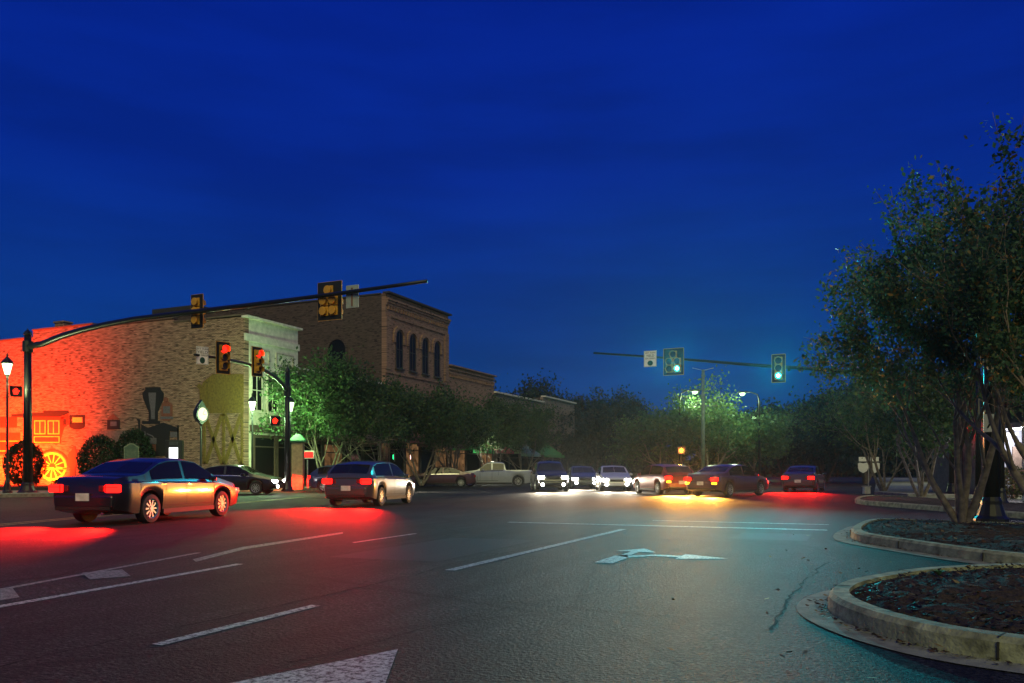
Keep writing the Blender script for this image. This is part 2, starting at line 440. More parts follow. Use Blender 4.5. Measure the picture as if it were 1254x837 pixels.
def smooth_poly(pts, n=6):
    """closed Catmull-Rom through the ground points"""
    out = []; k = len(pts)
    for i in range(k):
        p0, p1, p2, p3 = pts[i - 1], pts[i], pts[(i + 1) % k], pts[(i + 2) % k]
        for j in range(n):
            t = j / n
            out.append(0.5 * ((2 * p1) + (p2 - p0) * t + (2 * p0 - 5 * p1 + 4 * p2 - p3) * t * t + (3 * p1 - p0 - 3 * p2 + p3) * t ** 3))
    return out
def inset(pts, d):
    out = []; k = len(pts)
    area = sum(pts[i].x * pts[(i + 1) % k].y - pts[(i + 1) % k].x * pts[i].y for i in range(k))
    sg = 1 if area > 0 else -1
    for i in range(k):
        t = (pts[(i + 1) % k] - pts[i - 1]); t.z = 0; t.normalize()
        out.append(pts[i] + Vector((-t.y, t.x, 0)) * d * sg)
    return out
def ring(name, outer, inner, z0, zo, zi, m, roundtop=0.03):
    mb = MB(); k = len(outer)
    rows = [[(p.x, p.y, z0) for p in outer], [(p.x, p.y, zo - roundtop) for p in inset(outer, 0.012)],
            [(p.x, p.y, zo) for p in inset(outer, 0.012 + roundtop)], [(p.x, p.y, zi) for p in inner], [(p.x, p.y, z0) for p in inner]]
    for r in rows: mb.v += r
    for a in range(len(rows) - 1):
        for i in range(k):
            j = (i + 1) % k
            mb.f.append((a * k + i, a * k + j, (a + 1) * k + j, (a + 1) * k + i))
    return struct(mb.build(name, m, smooth=False))
def bed(name, outer, zc, m, amp=0.03, seed=1):
    """mulch surface: a fan of rings with rough heights"""
    rnd = random.Random(seed); c = sum(outer, Vector()) / len(outer); mb = MB(); k = len(outer); NR = 26
    for r in range(NR):
        t = 1 - r / NR
        for p in outer:
            q = c + (p - c) * t
            z = zc + (1 - t ** 3) * 0.05 + (rnd.uniform(-amp, amp) if r else 0)
            mb.v.append((q.x, q.y, z))
    mb.v.append((c.x, c.y, zc + 0.05))
    for r in range(NR - 1):
        for i in range(k):
            j = (i + 1) % k
            mb.f.append((r * k + i, r * k + j, (r + 1) * k + j, (r + 1) * k + i))
    for i in range(k): mb.f.append(((NR - 1) * k + i, (NR - 1) * k + (i + 1) % k, NR * k))
    return struct(mb.build(name, m))
def leaf_litter(name, poly, z, count, m, seed, lo=0.02, hi=0.05):
    rnd = random.Random(seed); mb = MB()
    xs = [p.x for p in poly]; ys = [p.y for p in poly]; got = 0
    def inside(x, y):
        c = False; j = len(poly) - 1
        for i in range(len(poly)):
            if (poly[i].y > y) != (poly[j].y > y) and x < (poly[j].x - poly[i].x) * (y - poly[i].y) / (poly[j].y - poly[i].y) + poly[i].x: c = not c
            j = i
        return c
    while got < count:
        x, y = rnd.uniform(min(xs), max(xs)), rnd.uniform(min(ys), max(ys))
        if not inside(x, y): continue
        got += 1
        s = rnd.uniform(lo, hi); a = rnd.uniform(0, 6.28); tz = rnd.uniform(0.2, 0.9) * s
        co, si = math.cos(a) * s, math.sin(a) * s
        zz = z + rnd.uniform(0.0, 0.05)
        mb.quad((x - co, y - si, zz), (x + si * .5, y - co * .5, zz + tz * .6), (x + co, y + si, zz + tz), (x - si * .5, y + co * .5, zz + tz * .3))
    o = mb.build(name, m); o['kind'] = 'stuff'; return o
LITTER = leafmat('leaf_litter_colours', [(0.0, (0.03, 0.02, 0.012)), (0.55, (0.07, 0.04, 0.02)), (0.8, (0.22, 0.12, 0.035)), (1.0, (0.28, 0.22, 0.08))])
CHIPS = leafmat('mulch_chip_colours', [(0.0, (0.008, 0.006, 0.005)), (0.5, (0.03, 0.02, 0.013)), (0.85, (0.06, 0.042, 0.028)), (1.0, (0.12, 0.09, 0.06))])

# near island (front right)
nI = [G(1022, 757), G(1100, 787), G(1254, 816), Vector((2.4, 5.3, 0)), Vector((5.5, 4.8, 0)), Vector((6.5, 8.0, 0)), Vector((4.5, 10.9, 0)), Vector((2.0, 10.4, 0)), G(1150, 711), G(1060, 724), G(1018, 738)]
nO = smooth_poly(nI, 8)
nIn = inset(nO, 0.17)
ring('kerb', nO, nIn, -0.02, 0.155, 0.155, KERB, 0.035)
bed('planting_bed', nIn, 0.12, MULCH, 0.03, 3)
leaf_litter('leaf_litter', inset(nO, 0.25), 0.13, 900, LITTER, 4)
leaf_litter('mulch_chips', inset(nO, 0.22), 0.12, 14000, CHIPS, 14, 0.012, 0.035)
ap = inset(nO, -0.24)
mb = MB(); k = len(nO)
mb.v += [(p.x, p.y, 0.008) for p in ap] + [(p.x, p.y, 0.012) for p in nO]
for i in range(k):
    j = (i + 1) % k; mb.f.append((i, j, k + j, k + i))
struct(mb.build('gutter_pan', CONC))
# far island with the tree
fI = [G(1045, 662), G(1100, 673), G(1254, 695), Vector((3.6, 10.4, 0)), Vector((7.0, 11.0, 0)), Vector((8.0, 15.0, 0)), Vector((6.5, 18.0, 0)), G(1254, 650), G(1150, 646), G(1075, 644), G(1048, 651)]
fO = smooth_poly(fI, 8); fIn = inset(fO, 0.17)
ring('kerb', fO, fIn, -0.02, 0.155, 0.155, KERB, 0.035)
bed('planting_bed', fIn, 0.12, MULCH, 0.03, 5)
leaf_litter('leaf_litter', inset(fO, 0.25), 0.13, 1200, LITTER, 6)
leaf_litter('mulch_chips', inset(fO, 0.22), 0.12, 9000, CHIPS, 16, 0.015, 0.04)
ap = inset(fO, -0.28); mb = MB(); k = len(fO)
mb.v += [(p.x, p.y, 0.008) for p in ap] + [(p.x, p.y, 0.012) for p in fO]
for i in range(k):
    j = (i + 1) % k; mb.f.append((i, j, k + j, k + i))
struct(mb.build('gutter_pan', CONC))
def kerb_joints(outer, every):
    mb = MB(); acc = 0; k = len(outer)
    for i in range(k):
        p, q = outer[i], outer[(i + 1) % k]; acc += (q - p).length
        if acc > every:
            acc = 0; d = (q - p).normalized(); n_ = Vector((-d.y, d.x, 0)); c = q + n_ * .085
            for s_ in (1,):
                mb.box((q.x + n_.x * .005, q.y + n_.y * .005, .06), (.012, .02, .125), math.atan2(d.y, d.x)); mb.box((c.x, c.y, .1545), (.012, .13, .005), math.atan2(d.y, d.x))
    struct(mb.build('kerb_joint', mat('joint_dirt', (.03, .028, .02), .9)))
for o_ in (nO, fO):
    a_ = sum(o_[i].x * o_[(i + 1) % len(o_)].y - o_[(i + 1) % len(o_)].x * o_[i].y for i in range(len(o_)))
    kerb_joints(o_ if a_ > 0 else o_[::-1], 1.5)
    rnd = random.Random(9); mb = MB()
    for i in range(520):
        j = rnd.randrange(len(o_)); p = o_[j] + (o_[(j + 1) % len(o_)] - o_[j]) * rnd.random(); p2 = inset(o_, -abs(rnd.gauss(0, .055)) - .012)[j] - o_[j] + p
        sz = rnd.uniform(.008, .028); a = rnd.uniform(0, 6.28); co, si = math.cos(a) * sz, math.sin(a) * sz; z = .014 + rnd.uniform(0, .012)
        mb.quad((p2.x - co, p2.y - si, z), (p2.x + si * .5, p2.y - co * .5, z + sz * .3), (p2.x + co, p2.y + si, z + sz * .4), (p2.x - si * .5, p2.y + co * .5, z))
    g_ = mb.build('gutter_litter', LITTER); g_['kind'] = 'stuff'
# island and pavement across the side street, on the right
rI = [G(1048, 617), G(1100, 622), G(1180, 629), G(1300, 638), G(1320, 626), G(1200, 619), G(1110, 612), G(1060, 611)]
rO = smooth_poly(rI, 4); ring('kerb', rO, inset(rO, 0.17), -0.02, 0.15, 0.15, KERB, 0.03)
bed('planting_bed', inset(rO, 0.17), 0.12, MULCH, 0.02, 8)
def slab(name, pts, h, m):
    mb = MB().prism([(p[0], p[1]) for p in pts], -0.02, h, XY); return struct(mb.build(name, m))
slab('pavement', [(1.5, 38.5), (40, 34), (40, 70), (3, 130), (1.0, 130), (0.2, 42)], 0.15, CONC)
# left: corner pavement with the signal pole, planted verge in front of the painted wall, pavement by the shops
slab('pavement', [G(-60, 611), G(60, 608.5), G(84, 607.5), G(82, 604.6), G(-60, 604.6)], 0.15, CONC)
slab('verge', [(-75, 31.3), (-36.5, 31.6), (-34.0, 32.6), (-33.5, 37.19), (-75, 37.19)], 0.15, DIRT)
slab('pavement', [(-34.39, 37.2), (-33.49, 37.2), (-33.4, 34.3), (-29.8, 36.6), (-29.4, 150), (-34.39, 150)], 0.15, CONC)

# a few leaves loose on the asphalt
leaf_litter('leaf_litter', [Vector((-1.6, 4.6, 0)), Vector((0.4, 4.6, 0)), Vector((0.5, 15, 0)), Vector((-1.4, 15, 0))], 0.004, 60, LITTER, 21, 0.02, 0.04)

# ------------------------------------------------------------------ thin humid night air
hz = bpy.data.materials.new('humid_air'); hz.use_nodes = True
hn, hl = hz.node_tree.nodes, hz.node_tree.links; hn.clear()
ho_ = hn.new('ShaderNodeOutputMaterial'); hv = hn.new('ShaderNodeVolumePrincipled')
hv.inputs['Color'].default_value = (.75, .85, .9, 1); hv.inputs['Density'].default_value = 0.0002; hv.inputs['Anisotropy'].default_value = 0.72
hl.new(hv.outputs[0], ho_.inputs['Volume'])
o_ = MB().box((0, 250, 9.5), (1320, 1200, 21)).build('haze', hz); o_['kind'] = 'stuff'
SC.cycles.volume_bounces = 0

# ------------------------------------------------------------------ buildings
BR_MURAL = brick('mural_brick', (0.44, 0.265, 0.19), (0.33, 0.185, 0.13), (0.10, 0.07, 0.055), 'XZ', 0.8)
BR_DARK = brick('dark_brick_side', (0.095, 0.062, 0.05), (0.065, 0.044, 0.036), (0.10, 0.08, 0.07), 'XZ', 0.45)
BR_FRONT = brick('tan_brick_front', (0.32, 0.18, 0.125), (0.24, 0.135, 0.09), (0.24, 0.17, 0.13), 'YZ', 0.35)
BR_FAR = brick('brown_brick_far', (0.26, 0.19, 0.15), (0.21, 0.15, 0.12), (0.26, 0.22, 0.18), 'YZ', 0.3)
PLASTER = mat('cream_render', (0.66, 0.60, 0.50), 0.8, var=0.22, scale=3, bump=0.2)
TRIM = mat('pale_stone_trim', (0.6, 0.55, 0.47), 0.75, var=0.2, scale=4)
ROOFM = mat('roof_felt', (0.03, 0.03, 0.032), 0.9)
SHOPW = mat('shopfront_frame', (0.09, 0.06, 0.045), 0.6)
MUR_RED = mat('mural_red', (0.42, 0.035, 0.02), 0.8, var=0.3, scale=12)
MUR_BLACK = mat('mural_black', (0.012, 0.011, 0.012), 0.8, var=0.3, scale=12)
MUR_YEL = mat('mural_yellow', (0.75, 0.50, 0.09), 0.8, var=0.2, scale=12)
MUR_GREY = mat('mural_mauve_grey', (0.12, 0.105, 0.12), 0.85, var=0.3, scale=12)
MUR_BROWN = mat('mural_rust_brown', (0.20, 0.065, 0.04), 0.85, var=0.3, scale=12)
MUR_OLIVE = mat('mural_olive', (0.155, 0.098, 0.018), 0.85, var=0.35, scale=7)
MUR_BOILER = mat('mural_boiler', (0.17, 0.12, 0.105), 0.85, var=0.35, scale=7)

LITSHOP = emit('dim_lit_shop', (1.0, 0.5, 0.2), 0.13)
_n, _l = LITSHOP.node_tree.nodes, LITSHOP.node_tree.links      # goods and shelves seen in the lit room
_t = _n.new('ShaderNodeTexCoord'); _v = _n.new('ShaderNodeTexVoronoi'); _v.inputs['Scale'].default_value = 2.6; _v.distance = 'CHEBYCHEV'
_r = _n.new('ShaderNodeMapRange'); _r.inputs['To Min'].default_value = 0.01; _r.inputs['To Max'].default_value = 0.22
_l.new(_t.outputs['Object'], _v.inputs['Vector']); _l.new(_v.outputs['Color'], _r.inputs['Value'])
_l.new(_r.outputs[0], [q for q in _n if q.type == 'EMISSION'][0].inputs['Strength'])
XF = -34.4                         # the facade line of the left street
def wall_box(name, x0, x1, y0, y1, z1, m, parent):
    mb = MB().box(((x0 + x1) / 2, (y0 + y1) / 2, z1 / 2), (x1 - x0, y1 - y0, z1)); return mb.build(name, m, parent)

# -- building with the painted wall
YM = 37.2
bA = thing('mural_building', 'two-storey brick corner building with a steam train painted on its red-lit side wall', 'building', (0, 0, 0))
mb = MB()
mb.prism([(-70, 0), (XF, 0), (XF, 10.45), (-40.2, 10.55), (-40.2, 10.75), (-47.5, 10.8), (-47.5, 11.0), (-53.6, 11.0), (-53.6, 10.5), (-70, 10.5)], YM, YM + 0.35, XZ)
mb.build('side_wall', BR_MURAL, bA)
wall_box('front_wall', XF - 0.35, XF + 0.002, YM + 0.35, 42.1, 10.42, PLASTER, bA)
MB().box(((-70 + XF) / 2 - .4, 40.0, 10.0), (35, 4.2, 0.2)).build('roof', ROOFM, bA)
mb = MB().box((-45, 37.32, 11.05), (0.1, 0.1, 0.1))
coping = MB()
for x0, x1, z in ((-40.2, XF + .06, 10.6), (-47.5, -40.2, 10.85), (-53.6, -47.5, 11.04), (-70, -53.6, 10.54)):
    coping.box(((x0 + x1) / 2, YM + 0.16, z), (x1 - x0 - .01, 0.46, 0.09))
coping.build('coping', mat('coping_tile', (0.11, 0.075, 0.055), 0.8), bA)
ch = MB(); ch.box((-52.1, YM + 1.2, 11.2), (0.95, 0.6, 0.8)); ch.box((-52.1, YM + 1.2, 11.65), (1.1, .75, .12)); ch.build('chimney', BR_MURAL, bA)
# front: cornice, band, sunk panels, tall windows
MB().box((XF + 0.09, 39.65, 10.47), (0.5, 5.1, 0.12)).build('cornice', TRIM, bA)
MB().box((XF + 0.05, 39.65, 9.25), (0.16, 4.96, 0.42)).build('band_course', TRIM, bA)
fr = mat('panel_shadow_frame', (0.40, 0.35, 0.29), 0.8)
for yc in (38.5, 40.8):
    pf = MB()
    for dy, dz, sy, sz in ((0, .42, 1.7, .08), (0, -.42, 1.7, .08), (-.81, 0, .08, .76), (.81, 0, .08, .76)): pf.box((XF + 0.03, yc + dy, 8.2 + dz), (.07, sy, sz))
    pf.build('recessed_panel', fr, bA)
def window(parent, X, yc, z0, w, h, m_frame, arch=False, deep=0.10):
    """window on a facade facing +X: frame proud of the wall, glass set back in it, glazing bars"""
    def outline(w, h, z0, n=9):
        if not arch: return [(yc - w / 2, z0), (yc + w / 2, z0), (yc + w / 2, z0 + h), (yc - w / 2, z0 + h)]
        r = w / 2; pts = [(yc - r, z0), (yc + r, z0)]
        for i in range(n): a = math.pi * i / (n - 1); pts.append((yc + r * math.cos(a), z0 + h - r + r * math.sin(a)))
        return pts
    wd = MB().prism(outline(w, h, z0), X + 0.004, X + 0.03, YZ).build('window', GLASSD, parent)
    o, i = outline(w + 0.16, h + 0.16, z0 - 0.08), outline(w, h, z0)
    f = MB(); n = len(o)
    for k in range(n):
        a, b = k, (k + 1) % n
        q = [o[a], o[b], i[b], i[a]]
        f.prism(q, X + 0.002, X + deep, YZ)
    f.build('frame', m_frame, wd)
    bars = MB().box((X + 0.045, yc, z0 + h / 2), (0.03, 0.05, h - .03)).box((X + 0.045, yc, z0 + h * .5), (0.03, w - .03, 0.05))
    bars.build('glazing_bar', m_frame, wd)
    MB().box((X + 0.1, yc, z0 - 0.13), (0.24, w + 0.3, 0.1)).build('sill', TRIM if not arch else m_frame, wd)
    return wd
for yc in (38.2, 39.6, 41.0): window(bA, XF, yc, 4.9, 0.85, 2.4, TRIM)
def shopfront(parent, X, y0, y1, z1, lit=None, nbay=3):
    wdt = (y1 - y0) / nbay
    for k in range(nbay):
        yc = y0 + wdt * (k + .5)
        g = MB().box((X + 0.02, yc, 0.35 + (z1 - .5) / 2), (0.03, wdt - 0.3, z1 - 0.6)).build('shop_window', lit[k] if lit and lit[k] else GLASSD, parent)
        f = MB()
        for dy in (-1, 1): f.box((X + 0.07, yc + dy * (wdt / 2 - .1), z1 / 2 + .05), (.14, .12, z1 - .1))
        f.box((X + 0.06, yc, .3), (.12, wdt - .34, .4)); f.box((X + 0.06, yc, z1 - .12), (.12, wdt - .34, .18)); f.box((X + .06, yc, z1 - .75), (.1, wdt - .34, .07))
        f.build('frame', SHOPW, g)
shopfront(bA, XF, 37.8, 42.0, 3.4, None, 2)
MB().box((XF + .12, 39.8, 3.75), (.3, 4.4, .4)).build('sign_fascia', SHOPW, bA)
br_ = MB().tube([(XF, 40.9, 8.3), (XF + 1.3, 40.9, 7.0)], .02, 5).tube([(XF, 40.9, 6.95), (XF + 1.5, 40.9, 6.95)], .035, 5)
br_.build('sign_bracket', BLACKM, bA)

# -- the mural, traced onto the wall it is painted on
def WP(x, y): p = onY(x, y, YM); return (p.x, p.z)
_mz = [0.004]
def mural(name, m, *polys, lift=None):
    mb = MB(); h = lift if lift else _mz[0]
    for pl in polys: mb.prism([WP(*p) for p in pl], YM - h, YM - 0.001, XZ)
    if not lift: _mz[0] += 0.002
    return mb.build(name, m, bA)
def rect(x0, y0, x1, y1): return [(x0, y0), (x1, y0), (x1, y1), (x0, y1)]
def zz(pts, ox, oy, s): return [(ox + a / s, oy + b / s) for a, b in pts]
def circ(cx, cy, r, n=28, a0=0, a1=2 * math.pi, ry=None): return [(cx + r * math.cos(a0 + (a1 - a0) * i / n), cy + (ry or r) * math.sin(a0 + (a1 - a0) * i / n)) for i in range(n if a1 - a0 > 6.2 else n + 1)]
def ringp(cx, cy, r0, r1, n=32, a0=0, a1=2 * math.pi):
    out = []
    for i in range(n):
        t0, t1 = a0 + (a1 - a0) * i / n, a0 + (a1 - a0) * (i + 1) / n
        out.append([(cx + r0 * math.cos(t0), cy + r0 * math.sin(t0)), (cx + r1 * math.cos(t0), cy + r1 * math.sin(t0)), (cx + r1 * math.cos(t1), cy + r1 * math.sin(t1)), (cx + r0 * math.cos(t1), cy + r0 * math.sin(t1))])
    return out
mural('painted_boiler', MUR_BOILER, rect(106, 528, 190, 590))
mural('painted_boiler', MUR_BOILER, rect(-2, 524, 24, 558), )
mural('painted_cab', MUR_RED, rect(-6, 511, 21, 524), [(40, 511), (80, 511), (75, 514), (75, 543.5), (40, 543.5)], [(75, 511), (84, 507), (84.5, 520), (79, 524), (75, 536)], rect(-6, 530, 25, 557))
mural('painted_cab_roof', MUR_BLACK, [(14, 507.5), (38, 506), (53, 505.5), (53, 503.5), (84, 502.8), (85, 506), (78, 509.5), (72, 511), (14, 511)], rect(77, 513, 81.5, 521))
def layer(fn):
    z = _mz[0]; fn(); _mz[0] = z + .002
def _trim():
    z = _mz[0]
    for args in ((rect(42, 515, 56, 532.2),), (rect(58.5, 515, 73, 532.2),)): mural('painted_window_frame', MUR_YEL, *args, lift=z)
    for r_ in (rect(41.5, 534.5, 73, 535.5), rect(41.5, 541.5, 73, 542.5), rect(41.5, 535.5, 42.5, 541.5), rect(72, 535.5, 73, 541.5), rect(-6, 540, 24, 541), rect(-6, 552, 24, 553)): mural('painted_stripe', MUR_YEL, r_, lift=z)
def _wins():
    z = _mz[0]
    for r_ in (rect(43.2, 516.4, 48.4, 531), rect(49.6, 516.4, 54.8, 531), rect(59.8, 516.4, 65, 531), rect(66.2, 516.4, 71.6, 531)): mural('painted_window', MUR_BROWN, r_, lift=z)
layer(_trim); layer(_wins)
wc = (64.4, 571.5)
mural('painted_wheel', MUR_RED, circ(*wc, 15.2), *ringp(*wc, 19.0, 21.5, 20, math.pi, 2 * math.pi - .1))
sp = []
for i in range(12):
    a = i * math.pi / 6 + .15; u = (math.cos(a), math.sin(a)); v = (-u[1], u[0])
    sp.append([(wc[0] + u[0] * r + v[0] * w, wc[1] + u[1] * r + v[1] * w) for r, w in ((4, -.5), (14.6, -.8), (14.6, .8), (4, .5))])
mural('painted_wheel_spokes', MUR_YEL, *ringp(*wc, 14.6, 17.6), *sp, [(52, 572.5), (66, 572.5), (66, 575.5), (52, 575.5)], rect(66, 573.5, 82, 575))
mural('painted_lantern', MUR_BLACK, *[rect(85, 508.5, 104, 511), rect(85, 511, 88, 519), rect(101.5, 511, 104, 519), rect(85, 518, 104, 521)], circ(94.5, 521, 9.8, 14, 0, math.pi, 5.5))
mural('painted_lantern', MUR_YEL, rect(89, 511.4, 100.6, 517.6))
mural('painted_headlamp', MUR_BLACK, rect(131.5, 514.5, 147, 526), )
mural('painted_headlamp', MUR_BROWN, [(131, 514), (139, 506.5), (147.5, 514)])
mural('painted_headlamp', MUR_GREY, rect(135.5, 516.5, 143.2, 522))
mural('painted_whistle', MUR_BLACK, [(167, 512.5), (172, 514), (172, 527), (169.6, 527), (169.6, 517)])
mural('painted_figure', MUR_BROWN, [(88.5, 551), (90, 546), (92.5, 546.5), (93, 551), (94.5, 556), (95, 568), (92.5, 574), (92, 591), (86, 591), (86, 574), (82.5, 570), (83.5, 557)])
mural('painted_smokestack', MUR_BLACK, zz([(222, 35), (370, 35), (374, 58), (403, 95), (398, 155), (345, 275), (345, 362), (258, 362), (258, 275), (200, 140), (198, 90), (225, 60)], 150, 470, 7.92), zz([(195, 362), (366, 362), (366, 392), (195, 392)], 150, 470, 7.92))
mural('painted_smokestack', MUR_GREY, zz([(255, 88), (330, 88), (318, 275), (318, 345), (282, 345), (280, 270), (262, 160)], 150, 470, 7.92))
mural('painted_bell', MUR_BROWN, zz([(383, 318), (383, 205), (405, 175), (450, 175), (487, 205), (487, 318)], 150, 470, 7.92), zz([(385, 345), (475, 345), (455, 362), (400, 362)], 150, 470, 7.92), zz(circ(425, 158, 24, 14), 150, 470, 7.92))
mural('painted_bell', MUR_GREY, zz([(398, 220), (465, 220), (465, 290), (398, 290)], 150, 470, 7.92), zz([(370, 320), (497, 320), (490, 345), (376, 345)], 150, 470, 7.92))
mural('painted_front', MUR_BLACK, zz([(185, 395), (250, 430), (400, 378), (548, 432), (548, 470), (460, 462), (460, 700), (185, 700)], 150, 470, 7.92), zz([(535, 405), (548, 405), (548, 590), (535, 590)], 150, 470, 7.92))
_z = _mz[0]
for _p in (zz([(268, 528), (335, 528), (335, 585), (268, 585)], 150, 470, 7.92), zz([(212, 465), (228, 465), (228, 560), (268, 560), (268, 572), (215, 572)], 150, 470, 7.92), zz([(240, 480), (300, 505), (318, 530), (308, 530), (290, 512), (240, 490)], 150, 470, 7.92), zz([(468, 470), (532, 470), (532, 520), (468, 520)], 150, 470, 7.92), zz([(212, 585), (250, 585), (250, 650), (212, 650)], 150, 470, 7.92)):
    mural('painted_fitting', MUR_GREY, _p, lift=_z)
_mz[0] = _z + .002
mural('painted_front', MUR_BROWN, zz([(255, 590), (330, 590), (330, 655), (255, 655)], 150, 470, 7.92))
TK = lambda *p: zz(p, 130, 330, 2.989)
def bar(x0, y0, x1, y1, w): return TK((x0 - w, y0), (x0 + w, y0), (x1 + w, y1), (x1 - w, y1))
mural('painted_water_tank', MUR_OLIVE, TK((355, 415), (392, 384), (503, 384), (503, 527), (372, 527), (372, 412)), TK((332, 430), (342, 418), (352, 430), (356, 415), (370, 415), (370, 530), (344, 530), (344, 440)))
mural('painted_trestle', MUR_OLIVE, bar(360, 527, 360, 712, 5), bar(431, 527, 431, 712, 5), bar(498, 527, 498, 712, 4), bar(362, 530, 425, 712, 6), bar(425, 530, 366, 712, 6), bar(436, 530, 494, 712, 6), bar(494, 530, 436, 712, 6))

# -- tall building
Y0, Y1 = 52.5, 62.6
bB = thing('tall_brick_building', 'tallest dark brick building with four narrow arched windows under its cornice', 'building')
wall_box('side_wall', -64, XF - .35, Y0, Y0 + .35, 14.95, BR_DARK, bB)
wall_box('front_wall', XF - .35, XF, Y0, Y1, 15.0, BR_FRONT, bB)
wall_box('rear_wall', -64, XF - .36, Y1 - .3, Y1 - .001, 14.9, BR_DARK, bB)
MB().box((-49.4, (Y0 + Y1) / 2, 14.6), (29, Y1 - Y0 - .8, .2)).build('roof', ROOFM, bB)
MB().box((-57.5, Y0 + 2.5, 15.35), (5.5, 3.5, 1.3)).build('roof_hut', ROOFM, bB)
MB().box((XF + .08, (Y0 + Y1) / 2, 15.06), (.6, Y1 - Y0 + .1, .14)).box((-49.5, Y0 + .17, 15.0), (29.3, .5, .1)).build('coping', mat('dark_coping', (0.05, 0.04, 0.035), .8), bB)
cor = MB()
for k in range(3): cor.box((XF + .06 + .05 * k, (Y0 + Y1) / 2, 14.2 + .18 * k), (.12 + .1 * k, Y1 - Y0 - .02, .16))
for k in range(26): cor.box((XF + .07, Y0 + .35 + k * .375, 13.95), (.14, .16, .3))
cor.box((XF + .05, (Y0 + Y1) / 2, 13.3), (.12, Y1 - Y0 - .02, .14)); cor.box((XF + .05, (Y0 + Y1) / 2, 8.9), (.12, Y1 - Y0 - .02, .2))
for y in (Y0 + .35, Y1 - .35): cor.box((XF + .05, y, 11.2), (.1, .68, 4.2))
cor.build('cornice', BR_FRONT, bB)
for k in range(4):
    yc = Y0 + 1.95 + k * 2.03
    wd = window(bB, XF, yc, 9.4, .85, 2.9, mat('dark_sash', (.04, .03, .028), .6), arch=True, deep=.07)
    hood = MB(); r0, r1 = .62, .9
    for i in range(10):
        t0, t1 = math.pi * i / 10, math.pi * (i + 1) / 10
        hood.prism([(yc + r * math.cos(t), 11.85 + r * math.sin(t)) for r, t in ((r0, t0), (r1, t0), (r1, t1), (r0, t1))], XF + .001, XF + .16, YZ)
    for s in (-1, 1): hood.box((XF + .07, yc + s * .76, 11.6), (.13, .26, .5))
    hood.build('arch_hood', BR_FRONT, wd)
for k in range(5):
    yc = Y0 + 1.4 + k * 1.85
    wd = window(bB, XF, yc, 4.9, .8, 2.6, mat('dark_sash', (.04, .03, .028), .6), arch=True, deep=.07)
# arched window in the side wall
def arch_pts(xc, z0, w, h):
    r = w / 2; return [(xc - r, z0), (xc + r, z0)] + [(xc + r * math.cos(math.pi * i / 10), z0 + h - r + r * math.sin(math.pi * i / 10)) for i in range(11)]
p0 = onY(413, 446, Y0)
wd = MB().prism(arch_pts(p0.x, 8.4, 1.7, 3.3), Y0 - .03, Y0 - .003, XZ).build('window', GLASSD, bB)
o_, i_ = arch_pts(p0.x, 8.25, 2.1, 3.65), arch_pts(p0.x, 8.4, 1.7, 3.3)
f = MB()
for k in range(len(o_)):
    j = (k + 1) % len(o_); f.prism([o_[k], o_[j], i_[j], i_[k]], Y0 - .1, Y0 - .002, XZ)
f.build('frame', BR_DARK, wd)
shopfront(bB, XF, Y0 + .3, Y1 - .3, 3.6, [None, LITSHOP, None, LITSHOP], 4)

# -- low infill between the corner building and the tall one
bC = thing('low_shop_building', 'low tan shop squeezed between the painted corner building and the tallest one', 'building')
wall_box('front_wall', XF - .6, XF - .3, 42.12, Y0 - .02, 7.9, BR_FRONT, bC)
MB().box((-44, 47.3, 7.2), (19, 10.2, .2)).build('roof', ROOFM, bC)
MB().box((XF - .4, 47.3, 7.96), (.5, 10.3, .12)).build('coping', TRIM, bC)
shopfront(bC, XF - .3, 42.6, Y0 - .4, 3.2, [None, LITSHOP, None, None], 4)
for k in range(4): window(bC, XF - .3, 43.8 + k * 2.4, 4.7, .9, 1.8, TRIM)

# -- long two-storey brick building with a row of small arches
bD = thing('arcaded_brick_building', 'lower tan brick building with a row of small arched upper windows', 'building')
Y2 = 72.1
wall_box('front_wall', XF - .35, XF, Y1 + .02, Y2, 10.55, BR_FRONT, bD)
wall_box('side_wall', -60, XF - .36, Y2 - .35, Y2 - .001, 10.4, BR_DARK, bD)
MB().box((-47, (Y1 + Y2) / 2, 10.1), (24, 9, .2)).build('roof', ROOFM, bD)
cor = MB().box((XF + .07, (Y1 + Y2) / 2, 10.62), (.55, Y2 - Y1, .13))
for k in range(24): cor.box((XF + .07, Y1 + .3 + k * .39, 9.75), (.13, .17, .28))
cor.box((XF + .06, (Y1 + Y2) / 2, 9.98), (.14, Y2 - Y1 - .1, .14)); cor.box((XF + .09, (Y1 + Y2) / 2, 10.3), (.2, Y2 - Y1 - .1, .12))
cor.build('cornice', BR_FRONT, bD)
for k in range(4):
    yc = Y1 + 1.4 + k * 2.2
    wd = window(bD, XF, yc, 4.7, 1.0, 2.6, mat('grey_sash', (.25, .23, .22), .6), arch=True, deep=.07)
    hood = MB()
    for i in range(10):
        t0, t1 = math.pi * i / 10, math.pi * (i + 1) / 10
        hood.prism([(yc + r * math.cos(t), 6.8 + r * math.sin(t)) for r, t in ((.7, t0), (.92, t0), (.92, t1), (.7, t1))], XF + .001, XF + .13, YZ)
    hood.build('arch_hood', BR_FRONT, wd)
shopfront(bD, XF, Y1 + .3, Y2 - .3, 3.5, [LITSHOP, None, LITSHOP], 3)
